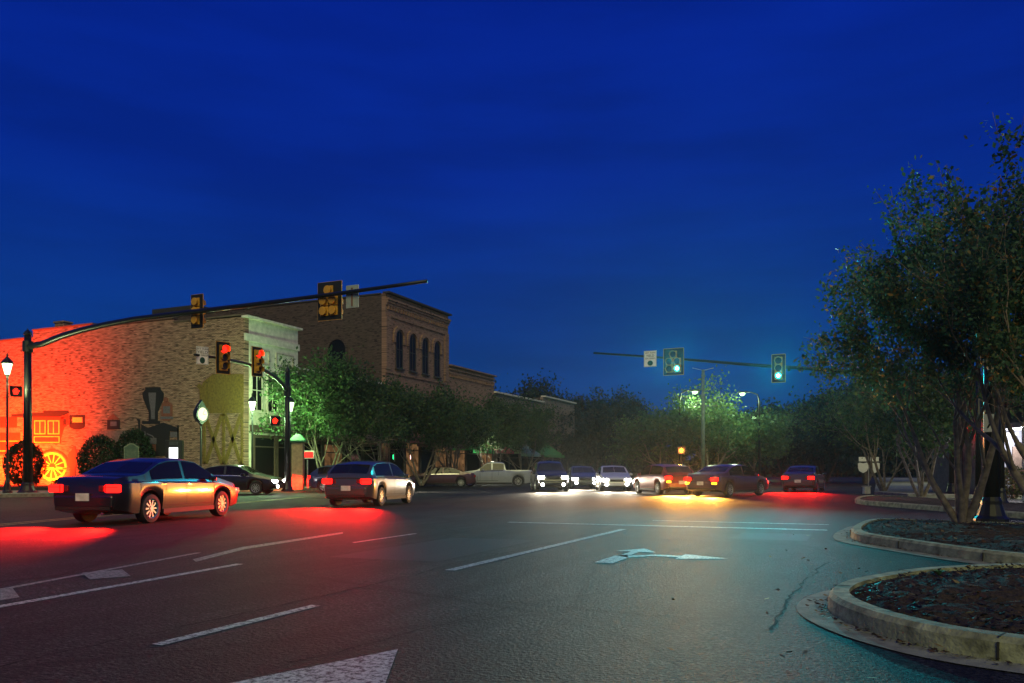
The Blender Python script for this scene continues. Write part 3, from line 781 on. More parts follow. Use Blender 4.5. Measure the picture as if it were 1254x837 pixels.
# -- two plain far buildings
for nm, lab, ya, yb, h in (('plain_brick_building', 'plain grey-brown brick building with a pale coping, just past the arcaded one', Y2 + .02, 85.2, 9.0),
                           ('plain_brick_building', 'farthest plain brick building, slightly taller, its end wall by the trees', 85.24, 96.0, 9.7)):
    b_ = thing(nm, lab, 'building')
    wall_box('front_wall', XF - .35, XF, ya, yb, h, BR_FAR, b_)
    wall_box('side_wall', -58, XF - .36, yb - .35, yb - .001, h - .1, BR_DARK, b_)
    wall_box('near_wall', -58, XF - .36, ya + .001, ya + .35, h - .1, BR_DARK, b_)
    MB().box((XF + .02, (ya + yb) / 2, h + .07), (.55, yb - ya, .16)).build('coping', TRIM, b_)
    MB().box((-46, (ya + yb) / 2, h - .5), (22, yb - ya - .8, .2)).build('roof', ROOFM, b_)
    shopfront(b_, XF, ya + .3, yb - .3, 3.3, None, 4)

# -- awnings over the shops
def awning(y0, y1, zt, zb, out, m, label):
    t = thing('awning', label, 'awning', (XF, (y0 + y1) / 2, 0), 0, 'awnings over the shopfronts')
    L = (y1 - y0) / 2
    mb = MB(); mb.quad((0.02, -L * .8, zt), (0.02, L * .8, zt), (out, L, zb), (out, -L, zb))
    mb.quad((0.02, -L * .8, zt), (out, -L, zb), (0.02, -L, zb)); mb.quad((0.02, L * .8, zt), (out, L, zb), (0.02, L, zb))
    c = mb.build('cover', m, t); c.modifiers.new('s', 'SOLIDIFY').thickness = 0.02
    v = MB(); n = 14
    v.quad((out, -L, zb), (out, L, zb), (out, L, zb - .25), (out, -L, zb - .25))
    o = v.build('valance', m, t); o.modifiers.new('s', 'SOLIDIFY').thickness = 0.015
    fm = MB()
    for s in (-1, 1): fm.tube([(0.03, s * L * .97, zb - .05), (out - .03, s * L * .97, zb - .05)], .02, 5)
    fm.build('frame', BLACKM, t)
awning(63.2, 67.6, 4.2, 3.0, 2.2, mat('green_canvas', (.03, .28, .07), .8), 'dark green canvas awning on the shopfront left of the pink awning')
awning(68.2, 72.6, 4.5, 3.1, 2.0, mat('pink_canvas', (.5, .12, .13), .8), 'pinkish red canvas awning between two green ones')
awning(73.6, 79.0, 4.4, 2.9, 2.3, mat('pale_green_canvas', (.42, .55, .34), .8), 'pale green tent-shaped awning beside a lit street lamp')
awning(80.2, 86.5, 4.4, 2.9, 2.2, mat('mid_green_canvas', (.04, .2, .06), .8), 'mid green awning farthest along the shops')
awning(53.2, 61.5, 4.0, 3.3, 2.4, mat('maroon_canvas', (.10, .035, .035), .8), 'dull maroon flat awning below the tallest brick building')
awning(43.0, 51.8, 3.9, 3.4, 2.2, mat('tan_canvas', (.30, .25, .17), .8), 'pale tan awning behind the nearest street trees')

# -- building with a lit porch, far right
p = P(1290, 577, 31)
bE = thing('porch_building', 'low dark building with a white-lit porch canopy at the right edge', 'building', (p.x, p.y, 0), TH)
MB().box((2.2, 4.0, 1.9), (7.0, 5.0, 3.8)).build('wall', mat('grey_block', (.11, .11, .13), .8), bE)
MB().box((1.9, 3.0, 3.9), (8.2, 7.6, .3)).build('roof', ROOFM, bE)
MB().box((-.2, .2, 2.9), (3.2, 2.4, .18)).build('canopy', mat('white_soffit', (.25, .25, .26), .6), bE)
ps = MB()
for x in (-1.55,): ps.box((x, -.7, 1.4), (.16, .16, 2.8))
ps.build('post', mat('white_post', (.6, .6, .58), .6), bE)
g = MB().box((-.9, 1.3, 2.62), (.5, .12, .14)).build('wall_light', emit('porch_white', (.95, .97, 1.0), 6), bE)
lamp_light('wall_light_glow', 'POINT', g, (-.9, .6, 2.4), 380, (.95, .95, 1.0), .15)
MB().box((-.2, 1.47, 1.1), (.95, .06, 2.1)).build('door', SHOPW, bE)

# ------------------------------------------------------------------ trees and shrubs
def grow(rnd, p, d, length, r, depth, segs, tips, spread, up, kids):
    """a limb as a bent path; kids split from its end and sides"""
    n = 4; path = [p.copy()]; rad = [r]; q = p.copy(); dd = d.copy()
    for i in range(n):
        dd = (dd + Vector((rnd.gauss(0, .10), rnd.gauss(0, .10), rnd.gauss(0.02, .07) + up))).normalized()
        q = q + dd * (length / n); path.append(q.copy()); rad.append(r * (1 - .42 * (i + 1) / n))
        if depth <= 1 or (depth == 2 and i > 1): tips.append((q.copy(), path[-2].copy(), depth))
    segs.append((path, rad))
    if depth == 0: return
    for k in range(kids):
        a = rnd.uniform(0, 2 * math.pi); ax = dd.orthogonal().normalized()
        ax = Matrix.Rotation(a, 3, dd) @ ax
        nd = (dd + ax * rnd.uniform(.35, 1.0) * spread).normalized()
        s = path[-1] if k < 2 else path[rnd.choice((2, 3))]
        grow(rnd, s, nd, length * rnd.uniform(.62, .86), rad[-1] * rnd.uniform(.62, .8), depth - 1, segs, tips, spread, up, kids)
def leaves_mesh(name, pts, size, rng, m, parent, droop=0.3):
    n = len(pts); pts = np.array(pts)
    d = rng.normal(size=(n, 3)); d[:, 2] -= droop; d /= np.linalg.norm(d, axis=1)[:, None]
    u = rng.normal(size=(n, 3)); u -= (u * d).sum(1)[:, None] * d; u /= np.linalg.norm(u, axis=1)[:, None]
    L = (size * rng.uniform(.6, 1.3, n))[:, None]; w = L * .30
    v = np.stack([pts - d * L * .5, pts - u * w, pts + d * L * .5, pts + u * w], 1).reshape(-1, 3)
    me = bpy.data.meshes.new(name)
    me.vertices.add(4 * n); me.vertices.foreach_set('co', v.astype(np.float32).ravel())
    me.loops.add(4 * n); me.loops.foreach_set('vertex_index', np.arange(4 * n, dtype=np.int32))
    me.polygons.add(n); me.polygons.foreach_set('loop_start', np.arange(0, 4 * n, 4, dtype=np.int32))
    me.update(calc_edges=True); me.materials.append(m)
    o = bpy.data.objects.new(name, me); COL.objects.link(o); o.parent = parent
    return o
def make_tree(name, label, loc, seed, height, stems, lean, depth, kids, leaves, lsize, lm, bm, r0=.07, spread=.8, up=.06, cl=.28, group=None, dirs=None, z0=0.0, crown_only_above=0.0, length=None):
    rnd = random.Random(seed); rng = np.random.default_rng(seed)
    t = thing(name, label, 'tree', (loc[0], loc[1], z0), 0, group)
    segs, tips = [], []
    L = length or height * .30
    for i in range(stems):
        if dirs: d = Vector(dirs[i])
        else:
            a = 2 * math.pi * i / stems + rnd.uniform(-.4, .4); d = Vector((math.cos(a) * lean, math.sin(a) * lean, 1))
        off = Vector((d.x, d.y, 0)) * .12 if stems > 1 else Vector()
        grow(rnd, off, d.normalized(), L * rnd.uniform(.9, 1.15), r0 * rnd.uniform(.8, 1.1), depth, segs, tips, spread, up, kids)
    mx = max(p[0].z for p in tips); sc = height / mx
    for pa, ra in segs:
        for q in pa: q *= 1.0
    tr = MB()
    for pa, ra in segs: tr.tube([q * sc for q in pa], [max(.004, x) for x in ra], 7 if ra[0] > .03 else 4, cap=False)
    tr.build('trunk', bm, t, smooth=True)
    tp = [(p * sc, d * sc, k) for p, d, k in tips if p.z * sc > crown_only_above]
    idx = rng.integers(0, len(tp), leaves)
    # leaf clumps of uneven weight: some twigs carry many leaves, some few
    wgt = rng.gamma(1.1, 1.0, len(tp)); wgt /= wgt.sum(); idx = rng.choice(len(tp), leaves, p=wgt)
    base = np.array([tuple(tp[i][0]) for i in idx]); b0 = np.array([tuple(tp[i][1]) for i in idx]); base = base + (b0 - base) * rng.uniform(0, 1, (leaves, 1)); pts = base + rng.normal(size=(leaves, 3)) * cl * np.array([1, 1, .8])
    leaves_mesh('crown', pts, lsize, rng, lm, t)
    return t
LF_NEAR = leafmat('crape_myrtle_leaves', [(0, (.025, .07, .04)), (.5, (.05, .12, .06)), (.88, (.08, .15, .06)), (.96, (.24, .13, .03)), (1, (.34, .2, .05))])
LF_ST = leafmat('street_tree_leaves', [(0, (.025, .06, .02)), (.6, (.05, .10, .03)), (1, (.09, .15, .04))])
LF_DK = leafmat('dark_tree_leaves', [(0, (.012, .022, .016)), (.6, (.022, .035, .022)), (1, (.035, .05, .03))])
LF_TEAL = leafmat('park_tree_leaves', [(0, (.04, .09, .03)), (.6, (.07, .13, .045)), (1, (.11, .17, .06))])
LF_BUSH = leafmat('clipped_shrub_leaves', [(0, (.012, .03, .014)), (.7, (.022, .045, .02)), (1, (.035, .06, .025))])

b = G(1178, 650)
make_tree('crape_myrtle', 'multi-stemmed tree with pale trunks growing in the kerbed mulch island beside the black signal pole', b, 7, 6.7, 5, .42, 4, 3, 34000, .09, LF_NEAR, BARK,
          r0=.085, spread=.75, up=.05, cl=.11, z0=.12, crown_only_above=2.2, dirs=[(-.55, -.15, 1), (-.2, .2, 1), (.1, -.1, 1), (.55, .1, 1), (-.15, -.4, 1.0)])
b = P(1300, 577, 13.2)
make_tree('crape_myrtle', 'overhanging tree at the right edge, its pale limbs leaning in from outside the picture', b, 11, 5.25, 4, .5, 4, 3, 26000, .08, LF_NEAR, BARK,
          r0=.10, spread=.75, up=.05, cl=.10, z0=.12, crown_only_above=2.4, dirs=[(-.75, -.1, 1), (-.25, .3, 1), (.4, .1, 1), (-.15, -.5, 1)])
# trees on the island across the side street
for i, (x, bb, h, sd, lab) in enumerate(((1128, 31, 5.6, 21, 'small pale-trunked tree on the island across the side street, nearest to the kerb'),
                                         (1082, 40, 6.2, 22, 'bushy tree behind the route sign across the side street'),
                                         (1165, 44, 7.2, 23, 'taller tree seen between the near trunks, behind the far signal pole'))):
    q = P(x, 577, bb)
    make_tree('crape_myrtle', lab, q, sd, h, 4, .5, 3, 4, 9000, .17, LF_ST, BARK, r0=.075, spread=.85, up=.03, cl=.34, z0=.1, crown_only_above=h * .36, group='trees across the side street')
# street trees before the shops
STREET = [(398, 47.5, 7.8, 'first street tree, bright green under the lamp beside the red-signal pole'),
          (455, 50, 7.6, 'second street tree, fan of pale stems before the tan awning'),
          (516, 55, 7.4, 'third street tree, in front of the tallest brick building'),
          (556, 62, 7.2, 'fourth street tree, above the parked dark saloon'),
          (601, 69, 7.6, 'fifth street tree, behind the parked pickup and its street lamp'),
          (640, 78, 8.0, 'sixth street tree, farthest along the shops')]
for i, (x, bb, h, lab) in enumerate(STREET):
    q = P(x, 577, bb)
    make_tree('street_tree', lab, q, 40 + i, h, 4, .55, 3, 4, 15000, .21, LF_ST, BARK, r0=.085, spread=.9, up=.02, cl=.36, z0=.15, crown_only_above=h * .43, group='street trees before the shops')
# dark trees beyond
FAR = [(612, 100, 14.0, 'dark tree rising behind the roof of the arcaded building'),
       (690, 118, 13.2, 'dark tree just right of the farthest brick building'),
       (655, 135, 14.0, 'dark tree peeping over the farthest brick roofs'),
       (752, 112, 13.0, 'dark rounded tree standing clear in the middle of the skyline'),
       (725, 95, 8.0, 'low dark tree below the rounded one on the skyline'),
       (800, 125, 8.0, 'low dark tree behind the green-lit park tree'),
       (960, 90, 9.5, 'dark tree behind the right-hand green signal'),
       (1010, 80, 9.0, 'dark tree behind the utility poles'),
       (985, 110, 10.5, 'dark distant tree between the two utility poles'),
       (1060, 70, 9.5, 'dark tall tree behind the route sign'),
       (1130, 75, 10.0, 'dark tree far behind the near trunks'),
       (1215, 70, 11, 'dark tree behind the porch building')]
for i, (x, bb, h, lab) in enumerate(FAR):
    q = P(x, 577, bb)
    make_tree('broadleaf_tree', lab, q, 70 + i, h, 3, .45, 3, 4, 17000, .42, LF_DK, BARKD, r0=.22, spread=.95, up=.02, cl=.62, z0=0, crown_only_above=h * .22, group='dark trees on the skyline')
for i, (x, bb, h, lab) in enumerate(((868, 66, 9.3, 'green-lit park tree behind the slender pole'), (822, 72, 7.4, 'smaller teal-lit tree left of the slender pole'), (915, 70, 6.4, 'low rounded green-lit tree right of the slender pole'))):
    q = P(x, 577, bb)
    make_tree('park_tree', lab, q, 90 + i, h, 3, .6, 3, 4, 14000, .26, LF_TEAL, BARK, r0=.14, spread=1.0, up=.02, cl=.5, z0=0, crown_only_above=h * .25, group='lit trees beyond the junction')
# far-off wood that closes the view along the horizon
rng = np.random.default_rng(123); n = 60000
px = rng.uniform(-60, 1330, n); bb = rng.uniform(150, 185, n)
top = 6.5 + 1.6 * np.sin(px * .021) + 1.3 * np.sin(px * .057 + 1) + .8 * np.sin(px * .13 + 2)
zz_ = top * rng.uniform(0, 1, n) ** .8
aa = (px - CX) / FPX * bb
wood = leaves_mesh('distant_wood', np.stack([aa * CT - bb * ST, aa * ST + bb * CT, zz_], 1), 1.3, rng, LF_DK, None)
wood['kind'] = 'stuff'
# clipped shrubs
def shrub(x, bb, w, h, seed, label, n=7000):
    q = P(x, 577, bb); rng = np.random.default_rng(seed)
    t = thing('clipped_shrub', label, 'shrub', (q.x, q.y, .12), 0, 'clipped evergreen shrubs by the painted wall')
    d = rng.normal(size=(n, 3)); d /= np.linalg.norm(d, axis=1)[:, None]
    r = rng.uniform(.72, 1.0, n)[:, None] * (1 + .05 * np.sin(d[:, :1] * 9) * np.sin(d[:, 2:] * 7))
    z = d[:, 2]; wid = np.where(z < 0, 1.0, 1 - .10 * z)
    pts = np.stack([d[:, 0] * wid * w / 2, d[:, 1] * wid * w / 2, h * .5 + d[:, 2] * h / 2], 1) * 1.0
    pts[:, :2] *= r; pts[:, 2] = h * .5 + (pts[:, 2] - h * .5) * r[:, 0]
    leaves_mesh('foliage', pts, .14, rng, LF_BUSH, t)
    MB().tube([(0, 0, 0), (0.02, 0, h * .7)], [.09, .03], 7).build('stem', BARKD, t)
shrub(122, 49, 2.5, 3.3, 1, 'dark egg-shaped shrub left of the green historical marker')
shrub(164, 50, 2.45, 3.75, 2, 'tallest egg-shaped shrub, right behind the green historical marker')
shrub(30, 50.5, 2.4, 3.0, 3, 'egg-shaped shrub half hidden by the black signal pole')
def hedge(x0, x1, bb, h, seed, label):
    A, B = P(x0, 577, bb), P(x1, 577, bb); rng = np.random.default_rng(seed)
    t = thing('low_hedge', label, 'hedge', (A.x, A.y, .12), math.atan2(B.y - A.y, B.x - A.x), 'low hedges along the verge')
    L = (B - A).length; n = int(L * 900)
    pts = np.stack([rng.uniform(0, L, n), rng.uniform(-.35, .35, n), h * rng.uniform(0, 1, n) ** .6], 1)
    pts[:, 2] *= .85 + .15 * np.sin(pts[:, 0] * 2.3) + .06 * np.sin(pts[:, 0] * 7)
    leaves_mesh('foliage', pts, .11, rng, LF_BUSH, t)
hedge(98, 200, 47.6, .8, 5, 'low dark hedge at the foot of the two egg-shaped shrubs')
hedge(215, 296, 46.5, .95, 6, 'low dark hedge below the street clock')
hedge(66, 88, 49.5, .5, 7, 'short low hedge beneath the painted wheel')
# shrub lit by the porch, weed in the near bed
q = P(1238, 577, 27); rng = np.random.default_rng(77)
t = thing('flowering_shrub', 'loose shrub with pale leaves lit white by the porch light', 'shrub', (q.x, q.y, .15))
d = rng.normal(size=(2600, 3)); d /= np.linalg.norm(d, axis=1)[:, None]; d *= rng.uniform(.5, 1, 2600)[:, None]
leaves_mesh('foliage', np.stack([d[:, 0] * .8, d[:, 1] * .8, .62 + d[:, 2] * .55], 1), .1, rng, leafmat('pale_leaf', [(0, (.1, .14, .05)), (.7, (.22, .2, .1)), (1, (.5, .25, .25))]), t)
q = G(1150, 722); t = thing('weed', 'small green weed sprouting from the near mulch bed', 'plant', (q.x, q.y, .13))
rng = np.random.default_rng(5); mb = MB()
for i in range(16):
    a = i * 2.4; l_ = .06 + .05 * ((i * 7) % 5) / 5
    mb.quad((0, 0, 0), (math.cos(a + .3) * l_ * .5, math.sin(a + .3) * l_ * .5, .05), (math.cos(a) * l_, math.sin(a) * l_, .06), (math.cos(a - .3) * l_ * .5, math.sin(a - .3) * l_ * .5, .045))
mb.build('leaves', mat('weed_green', (.06, .2, .07), .6), t)

# ------------------------------------------------------------------ traffic signals
GREEN_ON = emit('green_signal_light', (0.0, 0.95, 0.85), 1.6); GREEN_CORE = emit('green_signal_core', (.75, 1, 1), 6)
RED_ON = emit('red_signal_light', (1.0, 0.012, 0.006), 4)
def signal_head(label, loc, rz, layout, lit=None, plate=True, group='traffic signal heads', glow=None):
    """faces local -Y. layout: list of (x, z) section centres"""
    t = thing('traffic_signal', label, 'traffic signal', loc, rz, group)
    S = .36
    xs = [a for a, b in layout]; zs = [b for a, b in layout]
    if plate:
        x0, x1, z0, z1 = min(xs) - S * .5 - .13, max(xs) + S * .5 + .13, min(zs) - S * .5 - .13, max(zs) + S * .5 + .13
        MB().box(((x0 + x1) / 2, .0, (z0 + z1) / 2), (x1 - x0, .012, z1 - z0)).build('backplate', BLACKP, t)
        e = MB()
        for zz_ in (z0, z1): e.box(((x0 + x1) / 2, -.012, zz_), (x1 - x0, .03, .02))
        for xx in (x0, x1): e.box((xx, -.012, (z0 + z1) / 2), (.02, .03, z1 - z0 - .03))
        e.build('plate_edge', YELLOWM, t)
    for k, (x, z) in enumerate(layout):
        h = MB()
        h.box((x, -.05, z), (S * .97, .10, S * .97)); h.prism([(x - S * .47, z - S * .46), (x + S * .47, z - S * .46), (x + S * .47, z + S * .46), (x - S * .47, z + S * .46)], .008, .06, XZ)
        h.prism([(x + S * .40 * math.cos(a * math.pi / 5) * 1.05, z + S * .42 * math.sin(a * math.pi / 5) * 1.05) for a in range(10)], .06, .17, XZ)
        ho = h.build('housing', YELLOWM, t, bevel=.012)
        lens = MB().prism([(x + .15 * math.cos(a * math.pi / 12), z + .15 * math.sin(a * math.pi / 12)) for a in range(24)], -.125, -.102, XZ)
        on = lit == k
        lo = lens.build('lens', (GREEN_ON if glow == 'green' else RED_ON) if on else LENS_OFF, ho)
        v = MB()
        for i in range(15):
            a0, a1 = math.pi * (-.18 + 1.36 * i / 15), math.pi * (-.18 + 1.36 * (i + 1) / 15)
            c0, s0, c1, s1 = math.cos(a0) * .17, math.sin(a0) * .17, math.cos(a1) * .17, math.sin(a1) * .17
            f0, f1 = -.30 + .0 * i, -.30
            v.quad((x + c0, -.10, z + s0), (x + c1, -.10, z + s1), (x + c1, f1, z + s1), (x + c0, f0, z + s0))
        vo = v.build('visor', YELLOWM, ho); vo.modifiers.new('s', 'SOLIDIFY').thickness = .008
        if on:
            if glow == 'green':
                MB().prism([(x + .085 * math.cos(a * math.pi / 10), z + .085 * math.sin(a * math.pi / 10)) for a in range(20)], -.14, -.126, XZ).build('light_cluster', GREEN_CORE, lo)
                lamp_light('lens_glow', 'SPOT', lo, (x, -.42, z), 10000, (.0, .75, .85), .15, (0, -1, .22), R(76), .75)
            else:
                lamp_light('lens_glow', 'SPOT', lo, (x, -.2, z), 60, (1, .02, .01), .12, (0, -1, -.1), R(150), .5)
    return t
THREE = [(0, .36), (0, 0), (0, -.36)]
DOG = [(0, .36), (-.2, 0), (-.2, -.36), (.2, 0), (.2, -.36)]
def yield_sign(label, loc, rz, w=.62, h=.78):
    t = thing('turn_sign', label, 'sign', loc, rz, 'turn signs on signal arms')
    MB().box((0, 0, 0), (w, .012, h)).build('panel', SIGNW, t, bevel=.004)
    blk = mat('sign_black', (.02, .02, .02), .5)
    fl = lambda z: Matrix.Translation((0, -.010, z)) @ Matrix.Rotation(R(90), 4, 'X')
    lettering('LEFT TURN', .105, blk, t, fl(h * .36)); lettering('YIELD', .16, blk, t, fl(h * .18)); lettering('ON GREEN', .105, blk, t, fl(h * .01))
    MB().prism([(.13 * w / .62 * math.cos(a * math.pi / 12), -h * .27 + .13 * math.sin(a * math.pi / 12)) for a in range(24)], -.014, -.0065, XZ).build('signal_disc', mat('sign_green_disc', (.01, .05, .03), .5), t)
    edge = MB()
    for s in (-1, 1): edge.box((0, -.008, s * (h / 2 - .02)), (w - .03, .004, .01)); edge.box((s * (w / 2 - .02), -.008, 0), (.01, .004, h - .06))
    edge.build('border', blk, t)
    return t
def signal_pole(label, base, h, r0, r1, arm_pts, ra0, ra1, extras=None, name='signal_pole', m=BLACKM):
    t = thing(name, label, 'pole', (base.x, base.y, .12), 0, 'traffic signal poles')
    pl = MB().tube([(0, 0, 0), (0, 0, h)], [r0, r1], 12); pl.build('pole', m, t, smooth=True)
    MB().lathe([(r0 * 2.1, 0), (r0 * 2.1, .06), (r0 * 1.7, .12), (r0 * 1.25, .35), (r0 * 1.25, .42), (r0 * 1.02, .5)], 14).build('base', m, t)
    MB().lathe([(r1 * 1.2, 0), (r1 * 1.25, .06), (r1 * .8, .16), (.03, .24), (.02, .3)], 10, (0, 0, h)).build('finial', m, t)
    if arm_pts:
        pts = [Vector(q) - Vector((base.x, base.y, .12)) for q in arm_pts]
        n = len(pts); MB().tube(pts, [ra0 + (ra1 - ra0) * i / (n - 1) for i in range(n)], 10).build('mast_arm', m, t, smooth=True)
        MB().tube([Vector((0, 0, pts[0].z - .25)), Vector((0, 0, pts[0].z + .25))], r1 * 1.5, 10).build('collar', m, t)
    return t
# -- near arm across our road, seen from behind
A = P(34, 577, 37); B = P(523, 577, 25.6)
armpx = [(40, 424), (52, 421.5), (75, 412), (100, 404.5), (130, 397.5), (165, 391), (205, 386), (250, 380.5), (300, 374.5), (360, 367), (420, 359), (470, 352), (523, 344.5)]
arm = [online(x, y, A, B) for x, y in armpx]; arm[0] = Vector((A.x, A.y, arm[0].z))
signal_pole('black pole at the left corner whose long arched arm reaches far across the road', A, 7.35, .21, .15, arm, .15, .055)
q = online(234.5, 380, A, B); signal_head('yellow three-section signal seen from behind, nearer to its pole on the long arm', q + Vector((0, .28, 0)), math.pi, THREE)
q = online(398, 367, A, B); signal_head('five-section signal seen from behind, biggest, near the tip of the long arm', q + Vector((0, .26, 0)), math.pi, DOG)
q = online(429, 362.5, A, B)
t = yield_sign('pale sign back beside the five-section signal on the long arm', q + Vector((0, .12, 0)), math.pi, .52, .78)
MB().box((0, .010, 0), (.51, .006, .77)).build('sign_back', SIGNBACK, t)
MB().box((0, .03, -.02), (.05, .03, .62)).build('mounting_rail', mat('rust', (.18, .08, .06), .7), t)
q = online(211, 384, A, B); br2 = MB()
# -- far arm with the green lights
A = P(1167, 577, 35.1); B = Vector((-13.3, 40.0, 0)); A.y = 40.0
fa = [online(x, y, A, B) for x, y in ((1167, 486), (1150, 474), (1120, 465), (1080, 459), (1030, 454.5), (980, 451), (925, 447.5), (870, 443), (820, 439), (727, 432.5))]
fa[0] = Vector((A.x, A.y, fa[0].z))
signal_pole('black pole across the junction whose arm carries the two green lights', A, 4.6, .17, .13, fa, .13, .055)
q = online(826, 441, A, B); signal_head('left-hand green signal, five sections beside the turn sign', q + Vector((0, -.2, -.12)), 0, DOG, lit=4, glow='green')
q = online(954, 452, A, B); signal_head('right-hand green signal, three sections, above the middle of the junction', q + Vector((0, -.2, 0)), 0, THREE, lit=2, glow='green')
q = online(797, 440, A, B); yield_sign('white LEFT TURN YIELD ON GREEN sign beside the left-hand green signal', q + Vector((0, -.12, 0)), 0, .66, .82)
# -- arm with the two red lights, facing the side street
A = P(352, 577, 40); B = P(243, 577, 32)
ra = [online(x, y, A, B) for x, y in ((352, 480), (347, 472), (338, 463), (325, 454.5), (312, 449), (298, 445), (282, 441.5), (262, 438), (238, 434.5))]
ra[0] = Vector((A.x, A.y, ra[0].z))
signal_pole('dark pole with a short arched arm holding the two red lights', A, 6.0, .15, .11, ra, .10, .05)
q = online(268, 439, A, B); signal_head('left-hand red signal on the short arched arm', q + Vector((.22, 0, 0)), R(72), THREE, lit=0, glow='red')
q = online(310, 445, A, B); signal_head('right-hand red signal on the short arched arm', q + Vector((.22, 0, .05)), R(86), THREE, lit=0, glow='red')
q = online(245.5, 436, A, B); yield_sign('white LEFT TURN YIELD ON GREEN sign at the tip of the short arched arm', q + Vector((.12, -.02, 0)), R(62), .48, .72)
# -- thick black pole by the near tree, with push button and sign
b = G(1214, 646)
t = signal_pole('thick black pole with a small push-button sign, right of the near tree', b, 4.6, .155, .13, None, 0, 0)
ps = MB().box((-.04, -.19, 2.0), (.24, .02, .36)).build('button_sign', SIGNW, t)
fl = Matrix.Translation((-.04, -.203, 2.02)) @ Matrix.Rotation(R(90), 4, 'X')
w_ = MB().tube([(-.04, -.205, 2.1), (-.04, -.205, 2.0)], .03, 6).tube([(-.04, -.205, 2.0), (-.09, -.205, 1.9)], .018, 5).tube([(-.04, -.205, 2.0), (.01, -.205, 1.9)], .018, 5)
w_.build('walker_symbol', BLACKP, t)
MB().lathe([(.05, 0), (.05, .08), (.03, .1)], 10, (-.04, -.17, 1.35)).build('push_button', mat('button_yellow', (.45, .25, .03), .5), t)
# thinner poles behind it
for x, bb, h, lab in ((1198, 27.5, 4.6, 'dark pole with a fluted base, left of the thick black pole'), (1226, 24.5, 4.2, 'dark post close behind the thick black pole')):
    q = P(x, 577, bb); signal_pole(lab, q, h, .10, .075, None, 0, 0, name='street_post')

def ped_signal(label, loc, rz, pole=None, colr=(1, .02, .008), st=3.5, cat='pedestrian signal'):
    t = thing('pedestrian_signal', label, cat, loc, rz, 'pedestrian signals')
    MB().box((0, 0, 0), (.46, .2, .46)).build('housing', BLACKM, t, bevel=.02)
    v = MB().box((0, -.18, .235), (.46, .2, .012)).box((-.23, -.18, .05), (.012, .2, .36)).box((.23, -.18, .05), (.012, .2, .36)); v.build('visor', BLACKM, t)
    h = MB()
    h.prism([(-.09, -.13), (.06, -.13), (.10, -.03), (.15, .04), (.11, .07), (.07, .02), (.07, .13), (.035, .135), (.03, .03), (.02, .16), (-.02, .16), (-.025, .03), (-.04, .14), (-.075, .13), (-.07, .0), (-.10, .08), (-.13, .06), (-.11, -.05)], -.112, -.102, XZ)
    g = h.build('hand_symbol', emit('hand_%d_%d' % (st, int(colr[1] * 100)), colr, st), t)
    if pole:
        p_ = MB().tube([(0, .2, -loc[2] + .1), (0, .2, .4)], [.06, .05], 8).box((0, .13, 0), (.08, .1, .08)); p_.build('post', BLACKM, t)
    return t, g
q = P(20, 480, 36.3); ped_signal('red-hand pedestrian signal beside the left lamp post', q, R(50))
q = P(336.5, 516, 39.6); ped_signal('red-hand pedestrian signal left of the dark pole before the street trees', q, R(50))
q = P(1180, 525, 34.5); t, g = ped_signal('red-hand pedestrian signal glowing through the near tree', q, R(20), pole=True)
lamp_light('hand_glow', 'POINT', g, (0, -.4, 0), 30, (1, .03, .01), .1)
q = P(834.5, 552, 52); t, g = ped_signal('bright orange-red pedestrian signal on a post beyond the junction', q, R(15), pole=True, colr=(1, .22, .02), st=9)
lamp_light('hand_glow', 'POINT', g, (0, -.5, 0), 160, (1, .3, .05), .15)

# ------------------------------------------------------------------ street lamps
LAMPG = emit('lamp_glass_lit', (.72, 1.0, .50), 5)
LAMPW = emit('lamp_glass_white', (.95, 1.0, .8), 22)
def lantern(label, x, y, bb, power, col, gm=LAMPG, z0=.12, scale=1.0):
    q = P(x, y, bb); H = q.z - z0
    t = thing('street_lamp', label, 'street lamp', (q.x, q.y, z0), R(20), 'lantern street lamps')
    MB().lathe([(.20, 0), (.20, .1), (.15, .16), (.13, .5), (.085, .62), (.06, .8), (.05, H - .5), (.07, H - .45), (.09, H - .38)], 12).build('post', BLACKM, t, smooth=False)
    s = scale
    g = MB().lathe([(.10 * s, H - .36), (.21 * s, H + .1 * s), (.2 * s, H + .12 * s)], 8).build('lantern_glass', gm, t)
    MB().lathe([(.26 * s, H + .125 * s), (.27 * s, H + .15 * s), (.15 * s, H + .32 * s), (.05, H + .42 * s), (.035, H + .46 * s), (.05, H + .5 * s), (.01, H + .62 * s)], 8).build('lantern_cap', BLACKM, t)
    fm = MB()
    for k in range(4):
        a = k * math.pi / 2 + .4; fm.tube([(.105 * s * math.cos(a), .105 * s * math.sin(a), H - .36), (.215 * s * math.cos(a), .215 * s * math.sin(a), H + .12 * s)], .012, 5)
    fm.build('lantern_frame', BLACKM, t)
    for k in range(3):
        a = k * 2.094 + 4.2
        pass
    l_ = lamp_light('lantern_light', 'POINT', g, (0, 0, H - .05), power, col, .22)
    g.visible_shadow = True
    return t
def lantern_fix(t):
    # the glass lets its own light out: light sits just under the lantern
    for ch in t.children:
        for l_ in ch.children:
            if l_.type == 'LIGHT': l_.location.z -= .62; l_.location.y -= .0
for args in (('lit lantern street lamp at the left edge, its light on the red wall', 9, 449, 36, 420, (.85, 1.0, .45)),
             ('lit lantern street lamp in front of the pale corner facade', 309, 495, 44.5, 1700, (.55, 1.0, .45)),
             ('lit lantern street lamp partly behind the dark pole, before the first street tree', 355.5, 496, 43.5, 900, (.5, 1.0, .36)),
             ('lit street lamp above the pale green awning', 603, 531, 70, 700, (.95, 1.0, .8))):
    lantern_fix(lantern(*args))
